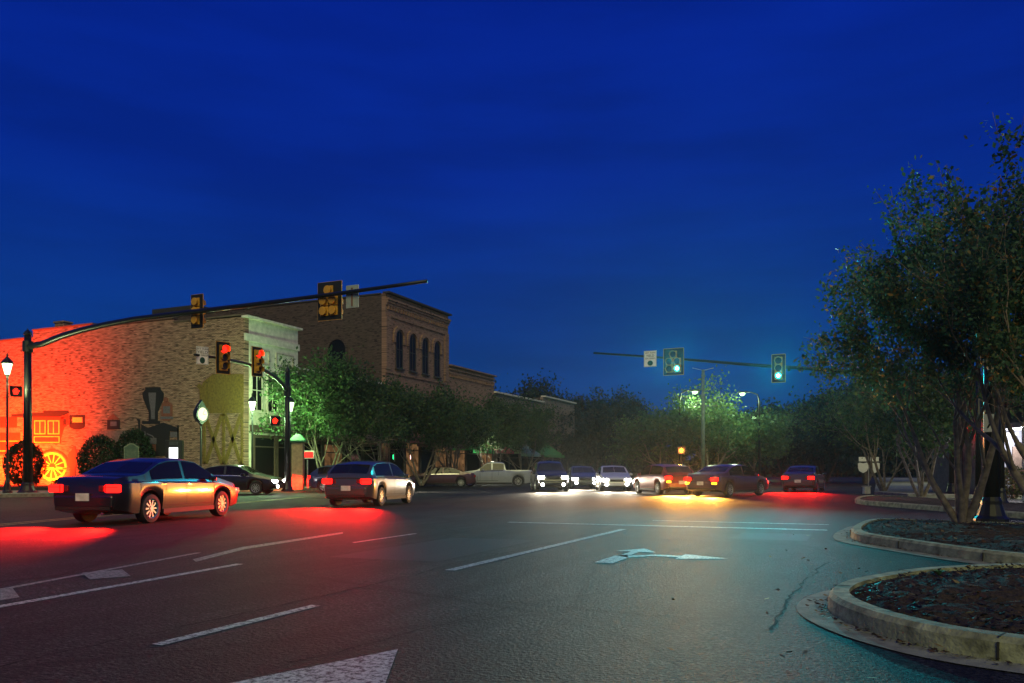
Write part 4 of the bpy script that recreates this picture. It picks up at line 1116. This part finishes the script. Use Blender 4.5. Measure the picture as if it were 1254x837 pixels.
def cobra(label, x, y, bb, power, col, arm=1.6, side=1):
    q = P(x, y, bb); H = q.z
    t = thing('cobra_lamp', label, 'street lamp', (q.x, q.y, 0), TH, 'tall street lights beyond the junction')
    MB().tube([(side * arm, .1, 0), (side * arm, .1, H - .6), (side * arm * .9, .08, H - .1), (side * arm * .5, .03, H + .1), (side * .3, 0, H + .12)], [.11, .08, .06, .05, .04], 8).build('post', BLACKM, t, smooth=True)
    MB().prism([(-.42, .0), (-.3, .1), (.3, .12), (.42, .04), (.3, -.02), (-.3, -.04)], -.16, .16, lambda u, v, h: (u, h, H + .05 + v)).build('luminaire', DARKM, t)
    g = MB().lathe([(.04, -.2), (.17, -.13), (.24, 0), (.2, .03)], 10, (0, 0, H)).build('diffuser', emit('cobra_lit', (.6, 1.0, .45), 5), t)
    lamp_light('diffuser_light', 'POINT', g, (0, -.1, H - .55), power, col, .2)
cobra('tall street light, left of the slender pole', 851, 480, 64, 700, (.7, 1.0, .5), 1.2, -1)
cobra('tall street light, right of the slender pole, above the low park tree', 909, 482, 64, 700, (.65, 1.0, .5), 1.4, 1)
cobra('lower street light of the near-vertical pair, upper of the two', 924, 511, 90, 900, (.5, 1.0, .5), 1.2, 1)
cobra('lower street light of the near-vertical pair, lower of the two', 925.5, 520, 105, 900, (.5, 1.0, .5), 1.2, 1)
cobra('small white street light glimpsed through the near tree, over the red hand', 1174, 504, 75, 500, (.9, 1.0, .95), 1.2, 1)
cobra('small white street light glimpsed beside the thick black pole', 1222, 508, 60, 900, (.95, 1.0, .95), 1.2, 1)
# slender pole with thin brackets
q = P(861, 577, 56); H = P(861, 453, 56).z
t = thing('slender_pole', 'slender tall pole with thin V brackets at its top, left of the junction lights', 'pole', (q.x, q.y, 0), TH)
MB().tube([(0, 0, 0), (0, 0, H)], [.15, .10], 10).build('pole', mat('green_pole', (.2, .3, .22), .4, .3), t, smooth=True)
MB().tube([(-.75, 0, H + .12), (0, 0, H - .05), (.75, 0, H + .12)], .022, 5).build('bracket', GALV, t)
MB().tube([(-1, 0, H - 2.55), (1, 0, H - 2.55)], .02, 5).build('crossbar', GALV, t)
# utility poles
for x, yt, bb, lab in ((1009, 523, 82, 'wooden utility pole with a crossarm and a transformer, nearer of the two'), (989, 529, 95, 'wooden utility pole with a crossarm, farther of the two')):
    q = P(x, 577, bb); H = P(x, yt, bb).z + .4
    t = thing('utility_pole', lab, 'utility pole', (q.x, q.y, 0), TH, 'utility poles by the dark trees')
    MB().tube([(0, 0, 0), (0, 0, H)], [.18, .12], 8).build('pole', WOOD, t)
    MB().box((0, -.15, H - .45), (2.6, .1, .12)).build('crossarm', WOOD, t)
    ins = MB()
    for k in (-1.1, -.5, .5, 1.1): ins.lathe([(.05, 0), (.06, .08), (.03, .14)], 6, (k, -.15, H - .39))
    ins.build('insulators', GALV, t)
    if bb < 90: MB().lathe([(.22, -.45), (.24, -.4), (.24, .4), (.18, .48)], 12, (-.35, -.2, H - 1.6)).build('transformer', GALV, t)

# ------------------------------------------------------------------ street furniture on the left
q = P(246, 577, 45); H = P(246, 508, 45).z
t = thing('street_clock', 'black post clock with a round lit face in front of the painted water tank', 'clock', (q.x, q.y, .12), R(84))
MB().lathe([(.22, 0), (.22, .12), (.16, .2), (.14, .75), (.09, .85), (.06, 1.1), (.055, H - .75), (.1, H - .68), (.06, H - .6)], 12).build('post', BLACKM, t)
hd = MB().prism([(.40 * math.cos(a * math.pi / 16), H - .1 + .46 * math.sin(a * math.pi / 16)) for a in range(32)], -.16, .16, XZ)
hd.prism([(-.3, H + .26), (.3, H + .26), (.14, H + .52), (.05, H + .6), (0, H + .72), (-.05, H + .6), (-.14, H + .52)], -.1, .1, XZ); hd.prism([(-.06, H - .66), (.06, H - .66), (.2, H - .5), (-.2, H - .5)], -.08, .08, XZ)
hd.build('clock_case', BLACKM, t)
fc = MB().prism([(.31 * math.cos(a * math.pi / 16), H - .1 + .37 * math.sin(a * math.pi / 16)) for a in range(32)], -.176, -.161, XZ).build('clock_face', emit('clock_lit', (1.0, .97, .62), 1.5), t)
mk = MB()
for k in range(12):
    a = k * math.pi / 6; mk.box((.255 * math.cos(a), -.179, H - .1 + .305 * math.sin(a)), (.025, .004, .025))
mk.build('hour_marks', BLACKP, fc)
MB().prism([(-.012, H - .1), (.012, H - .1), (.11, H + .12), (.09, H + .13)], -.183, -.178, XZ).prism([(0, H - .115), (.17, H - .13), (.17, H - .105), (0, H - .085)], -.183, -.178, XZ).build('hands', mat('clock_hand', (.25, .02, .02), .5), fc)
# historical marker
q = P(161, 577, 45.5); t = thing('historical_marker', 'green cast marker board with a pale border on a cream post before the shrubs', 'marker', (q.x, q.y, .12), R(32))
MB().box((0, 0, .72), (.12, .12, 1.45)).build('post', mat('cream_post', (.55, .45, .27), .6), t)
out = [(-.40, 1.45), (.40, 1.45), (.40, 2.42), (.28, 2.47), (.14, 2.58), (0, 2.62), (-.14, 2.58), (-.28, 2.47), (-.40, 2.42)]
MB().prism([(u * 1.0, v) for u, v in out], -.03, .03, XZ).build('border', mat('marker_border', (.16, .19, .13), .5, .3), t)
MB().prism([(u * .88, 2.0 + (v - 2.0) * .9) for u, v in out], -.04, .04, XZ).build('board', mat('marker_green', (.05, .085, .06), .5), t)
rel = MB()
for k in range(9): rel.box((0, -.042, 2.22 - k * .075), (.55 - .12 * (k % 3 == 2), .004, .018))
rel.build('cast_text_lines', mat('marker_border', (.42, .45, .36)), t)
# lit information column
q = P(212.5, 577, 45.5); t = thing('lit_column', 'dark square column with a tall glowing white panel, below the painted smokestack', 'sign', (q.x, q.y, .12), R(28))
MB().box((0, .16, 1.4), (.95, .3, 2.8)).build('case', BLACKM, t, bevel=.02)
g = MB().box((0, -.01, 1.62), (.48, .03, 1.5)).build('panel', emit('panel_lit', (.97, 1.0, .97), 3.2), t)
MB().box((0, -.02, 2.6), (.5, .03, .2)).build('header', DARKM, t)
lamp_light('panel_light', 'SPOT', g, (0, -.12, 1.6), 60, (1, 1, .95), .3, (0, -1, -.1), R(150), .5)
# square pier with green cap, small red sign
q = P(365, 577, 43.5); H = P(365, 545, 43.5).z
t = thing('brick_pier', 'square tan pier with a green cap, right of the dark signal pole', 'pier', (q.x, q.y, .12), R(30))
MB().box((0, 0, H / 2), (.6, .6, H)).build('shaft', mat('tan_pier', (.42, .34, .16), .7), t, bevel=.02)
MB().box((0, 0, H + .06), (.95, .95, .1)).box((0, 0, H + .28), (.9, .9, .36), 0, .25).build('cap', mat('green_cap', (.03, .2, .08), .6), t)
q = P(376.5, 557, 44.5); t = thing('red_sign', 'small lit red sign with a white rim, beside the tan pier', 'sign', (q.x, q.y, .12), TH + R(8))
MB().box((0, .06, q.z - .12), (.72, .1, .46)).build('case', mat('white_sign_case', (.7, .7, .66), .5), t)
MB().box((0, -.005, q.z - .12), (.6, .02, .3)).build('panel', emit('red_sign_lit', (1, .03, .02), 2.2), t)
ps = MB().tube([(0, .06, 0), (0, .06, q.z - .4)], .04, 6); ps.build('post', GALV, t)
# neon in shop windows
for x, y, lab, colr, dx in ((482, 560, 'green neon sign glowing in a shopfront behind the stems', (.02, 1.0, .25), 2), (503, 560, 'pink and white window light right of the green neon', (1.0, .45, .4), 2)):
    q = onX(x, y, XF + 2.3); t = thing('window_light', lab, 'window sign', q, R(-60), 'small lit signs under the awnings')
    MB().box((0, .05, 0), (1.3, .05, .62)).build('panel', DARKM, t)
    g = MB()
    for s in (-.26, .26): g.prism([(s + .2 * math.cos(a * math.pi / 8), .17 * math.sin(a * math.pi / 8)) for a in range(16)], -.03, .02, XZ)
    g.build('lit_disc', emit('neon_%d' % x, colr, 4.5), t)
    MB().tube([(0, .05, .3), (0, .05, 1.0)], .015, 5).build('hanger', BLACKM, t)
# route markers and white box on the right
q = P(1064, 577, 47); t = thing('route_sign', 'pair of white route shields with small plates above, on one post before the bushy tree', 'sign', (q.x, q.y, .12), TH)
H = P(1064, 573, 47).z - .12
MB().tube([(0, .05, 0), (0, .05, H + .75)], .035, 6).build('post', GALV, t)
for s in (-1, 1):
    c = s * .34
    sh = MB().prism([(c - .3, H + .25), (c - .2, H + .3), (c, H + .26), (c + .2, H + .3), (c + .3, H + .25), (c + .3, H - .02), (c + .22, H - .2), (c, H - .32), (c - .22, H - .2), (c - .3, H - .02)], -.01, .01, XZ).build('shield', SIGNW, t)
    MB().box((c, 0, H + .5), (.5, .02, .26)).build('direction_plate', SIGNW, t)
q = P(1061, 577, 40); t = thing('utility_box', 'small pale utility box on the ground below the route shields', 'box', (q.x, q.y, 0.0), TH)
MB().box((0, 0, .18), (.3, .3, .36), 0, .95).build('body', mat('pale_box', (.5, .5, .46), .6), t, bevel=.02); MB().box((0, 0, .38), (.34, .34, .05)).build('lid', GALV, t)
# added floodlights for the wall's red light, whose true source is unseen
def added_flood(px, dist, label, power, col, aim, ang):
    q = onY(px, 590, YM); t = thing('added_floodlight', label, 'added_floodlight', (q.x, YM - dist, .15), 0, 'added ground lamps at the painted wall')
    MB().box((0, 0, .12), (.12, .12, .24)).build('stake', BLACKM, t)
    MB().prism([(-.10, .16), (.12, .14), (.14, .40), (-.02, .40)], -.22, .22, lambda u, v, h: (h, u, v)).build('housing', BLACKM, t)
    g = MB().quad((-.19, .142, .17), (.19, .142, .17), (.19, .158, .38), (-.19, .158, .38)).build('glass', emit('added_flood_orange', (1, .25, .03), 6), t)
    lamp_light('beam', 'SPOT', g, (0, .3, .34), power, col, .12, aim, ang, .9)
added_flood(66, 1.3, 'small added ground lamp below the painted wheel, throwing orange light up the wall', 1100, (1, .22, .012), (0.06, 1, .95), R(150))
added_flood(52, 4.2, 'added ground lamp by the half-hidden shrub, throwing red light up the wall', 34000, (1, .035, .002), (0.0, 1, .75), R(118))
added_flood(4, 4.2, 'added ground lamp at the far left end, throwing red light up the wall', 34000, (1, .045, .002), (-.1, 1, .75), R(130))

# ------------------------------------------------------------------ cars
TAIL_ON = emit('tail_lamp_lit', (1.0, .006, .004), 7); HEAD_ON = emit('head_lamp_lit', (1.0, .95, .86), 60)
AMBER_ON = emit('amber_lamp_lit', (1.0, .36, .012), 6)
TAIL_OFF = mat('tail_lamp_red', (.25, .01, .01), .2); HEAD_OFF = mat('head_lamp_clear', (.5, .5, .5), .1, spec=.8)
PLATE = mat('licence_plate', (.6, .6, .56), .5)
def paintm(name, c): return mat('car_paint_' + name, c, .28, .25, var=.06, scale=2, coat=.8)
SHAPES = {
 'saloon': dict(L=4.75, W=1.82, top=[(-2.375, .80), (-2.34, .98), (-2.2, 1.03), (-1.72, 1.06), (-1.5, 1.10), (-.92, 1.37), (-.55, 1.44), (.05, 1.46), (.5, 1.41), (1.22, 1.03), (1.4, .98), (2.05, .85), (2.27, .76), (2.35, .66), (2.375, .56)],
                belt=[(-2.375, .78), (-2.2, .93), (0, .90), (1.3, .88), (2.2, .70), (2.375, .5)], side=(-1.30, 1.05, -.12), ws=(.56, 1.16), rw=(-1.46, -.98), wheels=(-1.38, 1.42), r=.325, tail=.84, head=.63),
 'suv': dict(L=4.6, W=1.86, top=[(-2.3, .90), (-2.27, 1.05), (-2.2, 1.2), (-2.05, 1.55), (-1.85, 1.66), (-.6, 1.72), (.2, 1.70), (.55, 1.62), (1.12, 1.17), (1.3, 1.10), (1.95, 1.00), (2.2, .90), (2.28, .78), (2.3, .62)],
             belt=[(-2.3, .85), (-2.2, 1.03), (0, 1.02), (1.2, 1.0), (2.1, .84), (2.3, .55)], side=(-1.95, 1.0, -.15), ws=(.6, 1.07), rw=(-2.19, -2.03), wheels=(-1.36, 1.40), r=.36, tail=.98, head=.78),
 'hatch': dict(L=4.25, W=1.77, top=[(-2.125, .82), (-2.09, .98), (-2.0, 1.06), (-1.6, 1.36), (-1.25, 1.45), (-.5, 1.49), (.1, 1.48), (.5, 1.40), (1.2, 1.02), (1.4, .96), (1.85, .84), (2.03, .74), (2.1, .64), (2.125, .54)],
               belt=[(-2.125, .78), (-2.0, .94), (0, .91), (1.2, .88), (1.95, .70), (2.125, .5)], side=(-1.60, 1.02, -.15), ws=(.56, 1.14), rw=(-1.98, -1.60), wheels=(-1.27, 1.30), r=.315, tail=.88, head=.63),
 'pickup': dict(L=5.7, W=1.95, top=[(-2.85, .85), (-2.83, 1.20), (-2.7, 1.22), (-.80, 1.22), (-.78, 1.26), (-.70, 1.72), (-.5, 1.80), (.3, 1.82), (.62, 1.76), (1.22, 1.28), (1.4, 1.21), (2.4, 1.10), (2.7, 1.04), (2.82, .9), (2.85, .6)],
                belt=[(-2.85, .8), (-2.8, 1.16), (-.9, 1.16), (0, 1.14), (1.3, 1.12), (2.6, .98), (2.85, .55)], side=(-.66, 1.12, .22), ws=(.68, 1.17), rw=(-.775, -.70), wheels=(-1.72, 1.85), r=.40, tail=1.0, head=.86)}
def interp(pts, x):
    if x <= pts[0][0]: return pts[0][1]
    for (a, p), (b, q) in zip(pts, pts[1:]):
        if x <= b:
            t = (x - a) / (b - a); return p + (q - p) * t
    return pts[-1][1]
def smooth_interp(pts, x, w=.05): return (interp(pts, x - w) + 2 * interp(pts, x) + interp(pts, x + w)) / 4
def make_car(shape, label, loc, rz, body, lights='', group='cars on the junction', power=1.0, amber=''):
    S = SHAPES[shape]; L, Wd = S['L'], S['W'] / 2; r = S['r']
    t = thing('pickup_truck' if shape == 'pickup' else 'car', label, 'pickup truck' if shape == 'pickup' else 'car', loc, rz, group)
    def section(y):
        zt = smooth_interp(S['top'], y, .035); e = (abs(y) / (L / 2))
        w = Wd * (1 - .03 * (y / (L / 2)) ** 2 - .16 * max(0, (e - .86) / .14) ** 2)
        zb = .22 + .10 * max(0, (e - .8) / .2)
        for yw in S['wheels']:
            dy = y - yw; ra = r + .055
            if abs(dy) < ra: zb = max(zb, r + math.sqrt(ra * ra - dy * dy))
        bl = min(smooth_interp(S['belt'], y, .1), zt - .03); zb = min(zb, bl - .06)
        h = zt - bl; g = w * .93
        lean = .30 * h
        return [(0, zb), (w * .8, zb), (w * .955, zb + .02), (w * .99, zb + (bl - zb) * .35), (w, zb + (bl - zb) * .62), (w * .985, bl - .05 * min(1, (bl - zb))), (g, bl),
                (g - lean * .5, bl + h * .5), (g - lean * .93, bl + h * .90), ((g - lean) * .86, zt - .012), (0, zt + .015 * min(1, h * 3))]
    ys = list(np.linspace(-L / 2, L / 2, 132))
    for yw in S['wheels']:
        for k in (-1, 1): ys += [yw + k * (r + .0549), yw + k * (r + .0551), yw + k * (r + .03)]
    ys = sorted(ys); mb = MB(); secs = [section(y) for y in ys]; n = len(secs[0]); full = 2 * n - 2
    for y, sct in zip(ys, secs):
        for x, z in sct: mb.v.append((x, y, z))
        for x, z in sct[-2:0:-1]: mb.v.append((-x, y, z))
    for i in range(len(ys) - 1):
        for j in range(full):
            a, b = i * full + j, i * full + (j + 1) % full
            mb.f.append((a, b, b + full, a + full))
    mb.f.append(tuple(range(full))); mb.f.append(tuple((len(ys) - 1) * full + j for j in reversed(range(full))))
    bo = mb.build('body', body, t, smooth=True)
    try: bo.data.set_sharp_from_angle(angle=R(38))
    except Exception: pass
    def surf(y, s, side=1):
        sc_ = section(y); i = min(int(s), n - 2); f_ = s - i
        return Vector((side * (sc_[i][0] + (sc_[i + 1][0] - sc_[i][0]) * f_), y, sc_[i][1] + (sc_[i + 1][1] - sc_[i][1]) * f_))
    def patch(y0, y1, s0, s1, side, off, ny=14, ns=5):
        m_ = MB()
        for i in range(ny + 1):
            y = y0 + (y1 - y0) * i / ny
            for j in range(ns + 1):
                s = s0 + (s1 - s0) * j / ns
                p = surf(y, s, side); du = surf(min(y + .02, L / 2), s, side) - surf(max(y - .02, -L / 2), s, side); dv = surf(y, min(s + .05, n - 1.001), side) - surf(y, s - .05, side)
                nn = du.cross(dv)
                nn = nn.normalized() if nn.length > 1e-9 else Vector((0, 0, 1))
                if nn.dot(p - Vector((0, y, .7))) < 0: nn = -nn
                m_.v.append(tuple(p + nn * off))
        for i in range(ny):
            for j in range(ns):
                a = i * (ns + 1) + j; m_.f.append((a, a + 1, a + ns + 2, a + ns + 1))
        return m_
    y0, y1, ym = S['side']
    for side in (-1, 1):
        patch(y0, ym - .05, 6.25, 7.9, side, .006).build('side_window', CARGLASS, t, smooth=True)
        patch(ym + .05, y1, 6.25, 7.9, side, .006).build('side_window', CARGLASS, t, smooth=True)
        hd = MB()
        for yy in (ym + .12, ym - .85) if shape != 'pickup' else (ym - .05,):
            p = surf(yy, 5.2, side); hd.box((p.x + side * .01, yy, p.z - .03), (.03, .17, .03))
        hd.build('door_handle', body, t)
        MB().lathe([(.02, -.07), (.09, -.05), (.10, .03), (.05, .07)], 10, (side * (Wd + .07), y1 - .22, interp(S['belt'], y1) + .08)).build('wing_mirror', body, t)
        sk = MB().box((side * Wd * .965, (S['wheels'][0] + S['wheels'][1]) / 2, .25), (.05, S['wheels'][1] - S['wheels'][0] - 2 * r - .14, .1)); sk.build('sill', BLACKP, t)
    for nm, (a, b) in (('windscreen', S['ws']), ('rear_window', S['rw'])):
        m_ = MB()
        for side in (-1, 1):
            q_ = patch(a, b, 8.95, 9.995, side, .006, 8, 6); o_ = len(m_.v); m_.v += q_.v; m_.f += [tuple(k + o_ for k in f_) for f_ in q_.f]
        m_.build(nm, CARGLASS, t, smooth=True)
    for yw in S['wheels']:
        for side in (-1, 1):
            def ringx(prof, m_=None):
                mm = MB(); nn = 22; base = 0
                for rr, xx in prof:
                    for k in range(nn):
                        a = 2 * math.pi * k / nn; mm.v.append((side * xx, yw + rr * math.cos(a), r + rr * math.sin(a)))
                for i in range(len(prof) - 1):
                    for k in range(nn): mm.f.append((i * nn + k, i * nn + (k + 1) % nn, (i + 1) * nn + (k + 1) % nn, (i + 1) * nn + k))
                mm.f.append(tuple(range(nn))); mm.f.append(tuple((len(prof) - 1) * nn + k for k in reversed(range(nn))))
                return mm
            xo = Wd * .985
            wh = ringx([(r * .6, xo - .22), (r * .95, xo - .22), (r, xo - .18), (r, xo - .05), (r * .95, xo - .012), (r * .68, xo), (r * .66, xo - .03), (r * .3, xo - .035)]).build('wheel', RUBBER, t)
            rm = ringx([(r * .66, xo - .03), (r * .60, xo - .012)])
            rm = MB()
            for k in range(10):
                a = k * 2 * math.pi / 10; u = Vector((0, math.cos(a), math.sin(a))); v_ = Vector((0, -math.sin(a), math.cos(a)))
                c = Vector((side * (xo - .02), yw, r))
                rm.quad(c + v_ * .012, c + u * r * .62 + v_ * .022, c + u * r * .62 - v_ * .022, c - v_ * .012)
            rm.tube([Vector((side * (xo - .034), yw, r)), Vector((side * (xo - .008), yw, r))], .06, 10)
            for k in range(22):
                a0, a1 = k * math.pi / 11, (k + 1) * math.pi / 11
                pt = lambda rr, a, xx: Vector((side * xx, yw + rr * math.cos(a), r + rr * math.sin(a)))
                rm.quad(pt(r * .60, a0, xo - .022), pt(r * .60, a1, xo - .022), pt(r * .68, a1, xo + .002), pt(r * .68, a0, xo + .002))
            ro = rm.build('rim', GALV, wh)
    # panel gaps
    for side in (-1, 1):
        sm = MB()
        for yy, sa, sb in ((ym, 2.6, 6.0), (y1 - .02, 2.6, 5.9), (y0 + .42, 4.1, 6.0), (S['wheels'][1] - r - .16, 2.6, 4.0)):
            q_ = patch(yy - .007, yy + .007, sa, sb, side, .003, 1, 8); o_ = len(sm.v); sm.v += q_.v; sm.f += [tuple(k + o_ for k in f_) for f_ in q_.f]
        q_ = patch(y0 + .42, S['wheels'][1] - r - .16, 2.58, 2.66, side, .003, 14, 1); o_ = len(sm.v); sm.v += q_.v; sm.f += [tuple(k + o_ for k in f_) for f_ in q_.f]
        sm.build('panel_gap', BLACKP, t)
        patch(y0 + .05, y1 + .05, 6.02, 6.16, side, .007, 14, 1).build('window_trim', CHROME if shape == 'saloon' else BLACKP, t)
    ly = S['rw'][0] - .05 if shape in ('saloon',) else -L / 2 + .03
    bs = MB()
    for side in (-1, 1):
        q_ = patch(ly - .016, ly, 6.2, 9.99, side, .004, 1, 10); o_ = len(bs.v); bs.v += q_.v; bs.f += [tuple(k + o_ for k in f_) for f_ in q_.f]
        hy = S['ws'][1] + .1
        q_ = patch(hy - .016, hy, 6.4, 9.99, side, .004, 1, 10); o_ = len(bs.v); bs.v += q_.v; bs.f += [tuple(k + o_ for k in f_) for f_ in q_.f]
    bs.build('lid_gap', BLACKP, t)
    MB().box((0, -L / 2 - .03, .36), (Wd * 1.45, .06, .07)).build('bumper_strip', BLACKP, t, bevel=.01)
    MB().tube([(Wd * .5, -L / 2 - .03, .25), (Wd * .5, -L / 2 + .25, .25)], .035, 8).build('exhaust_pipe', CHROME, t)
    # lamps, bumpers, plate
    yb_, yf_ = -L / 2, L / 2
    MB().box((0, yb_ + .03, .50), (Wd * 1.55, .14, .26)).build('rear_bumper', CHROME if shape == 'pickup' else body, t, bevel=.04)
    MB().box((0, yf_ - .04, .42), (Wd * 1.5, .14, .24)).build('front_bumper', CHROME if shape == 'pickup' else body, t, bevel=.04)
    MB().box((0, yf_ - .015, S['head'] - .03), (Wd * .82, .05, .15)).build('grille', BLACKP, t, bevel=.01)
    MB().box((0, yb_ - .05, .60 if shape != 'pickup' else .55), (.32, .015, .16)).build('licence_plate', PLATE, t)
    for side in (-1, 1):
        tl = MB().box((side * (Wd * .74), yb_ + .02, S['tail'] - .06), (.34 if shape != 'pickup' else .20, .12, .17 if shape in ('saloon', 'hatch') else .34)).build('tail_light', TAIL_ON if 't' in lights else TAIL_OFF, t, bevel=.03)
        zl = S['tail'] - .06; dv = MB()
        dv.box((side * Wd * .60, yb_ - .045, zl), (.012, .014, .16)).box((side * Wd * .74, yb_ - .045, zl + .03), (.32, .012, .010))
        dv.build('lens_divider', BLACKP, tl)
        MB().box((side * (Wd * .47), yb_ + .0, zl), (.12, .07, .13)).build('reverse_light', TAIL_OFF, t, bevel=.015)
        if 't' in lights:
            lamp_light('tail_glow', 'SPOT', tl, (side * Wd * .74, yb_ - .1, S['tail'] - .06), (220 if 'a' in lights else 2200) * power, (1, .006, .003), .12, (0, -1, -.52), R(76), .7)
        if 'a' in lights:
            al = MB().box((side * (Wd * .74), yb_ + .0, S['tail'] - .24), (.22, .1, .10)).build('turn_signal', AMBER_ON, t, bevel=.02)
            lamp_light('turn_glow', 'SPOT', al, (side * Wd * .74, yb_ - .1, S['tail'] - .2), 2600 * power, (1, .42, .06), .1, (0, -1, -.3), R(120), .8)
        hl = MB().box((side * (Wd * .70), yf_ - .10, S['head'] + .01), (.36, .2, .15)).build('headlight', HEAD_ON if 'h' in lights else HEAD_OFF, t, bevel=.035)
        if 'h' in lights:
            MB().lathe([(.02, -.03), (.085, -.02), (.085, .02), (.02, .03)], 12).build('fog_light', HEAD_ON, t, loc=(side * Wd * .62, yf_ + .03, .40)).rotation_euler = (R(90), 0, 0)
            lamp_light('head_beam', 'SPOT', hl, (side * Wd * .70, yf_ + .05, S['head']), 900 * power, (1, .86, .62), .09, (0, 1, -.10), R(70), .8)
    return t
def heading(dx, dy): return math.atan2(-dx, dy)
dark = paintm('black', (.012, .012, .014)); grey = paintm('grey', (.06, .065, .07)); red = paintm('red', (.16, .008, .008))
blue = paintm('blue', (.02, .035, .10)); silver = paintm('silver', (.30, .33, .38)); plum = paintm('plum', (.075, .03, .045)); white = paintm('white', (.6, .6, .58))
fw = heading(-.16, .98)
# driving away with red tail lamps
make_car('saloon', 'black saloon nearest on the left, driving away with bright red tail lamps', (-15.6, 13.9, 0), heading(-.22, .97), dark, 't', power=2.6)
make_car('hatch', 'grey hatchback with red tail lamps, next ahead of the black saloon on the left', (-15.6, 23.0, 0), heading(-.2, .98), grey, 't', power=2.2)
# crossing, headlamps to the right
side_h = heading(CT, ST)
q = P(286, 577, 39.5); make_car('saloon', 'black saloon crossing rightwards with white headlamps, in front of the pale corner facade', (q.x, q.y, 0), side_h + R(-2), dark, 'ht', power=1.2)
q = P(430, 577, 43.5); make_car('hatch', 'blue hatchback crossing rightwards with white headlamps, in front of the street trees', (q.x, q.y, 0), side_h + R(-3), blue, 'ht', power=1.2)
# waiting beyond the junction, facing us
def face(x, bb, shape, col, lab, lights='h', dr=0.0, power=1.6, away=False):
    q = P(x, 577, bb); v = Vector((-q.x, -q.y)); h = heading(v.x, v.y) + dr + (math.pi if away else 0)
    make_car(shape, lab, (q.x, q.y, 0), h, col, lights, power=power)
face(672, 46, 'suv', dark, 'dark tall car facing us with headlamps on, leftmost of those waiting beyond the junction', dr=R(6))
face(712, 52, 'saloon', grey, 'grey saloon facing us with headlamps on, second of those waiting beyond the junction', dr=R(6))
face(750, 47, 'saloon', white, 'pale saloon facing us with headlamps on, rightmost of those waiting beyond the junction', dr=R(6))
# going away with amber signals
face(812, 40, 'hatch', red, 'red hatchback with amber turn signals lit, left of two going away mid-junction', 'ta', R(24), 1.6, True)
face(892, 37, 'saloon', plum, 'plum saloon with amber turn signals lit, right of two going away mid-junction', 'ta', R(-30), 1.6, True)
face(985, 45, 'saloon', grey, 'grey saloon seen from behind with red tail lamps, before the utility poles', 't', R(-8), 1.2, True)
# parked on the left street
q = P(541, 577, 57); make_car('saloon', 'dark plum saloon parked nose-in beside the silver pickup', (q.x, q.y, .0), heading(-CT, -ST) + R(3), plum, '', 'vehicles parked by the shops')
q = P(606, 577, 59.5); make_car('pickup', 'silver blue pickup truck parked before the green awnings', (q.x, q.y, .0), heading(-CT, -ST) + R(2), silver, '', 'vehicles parked by the shops')
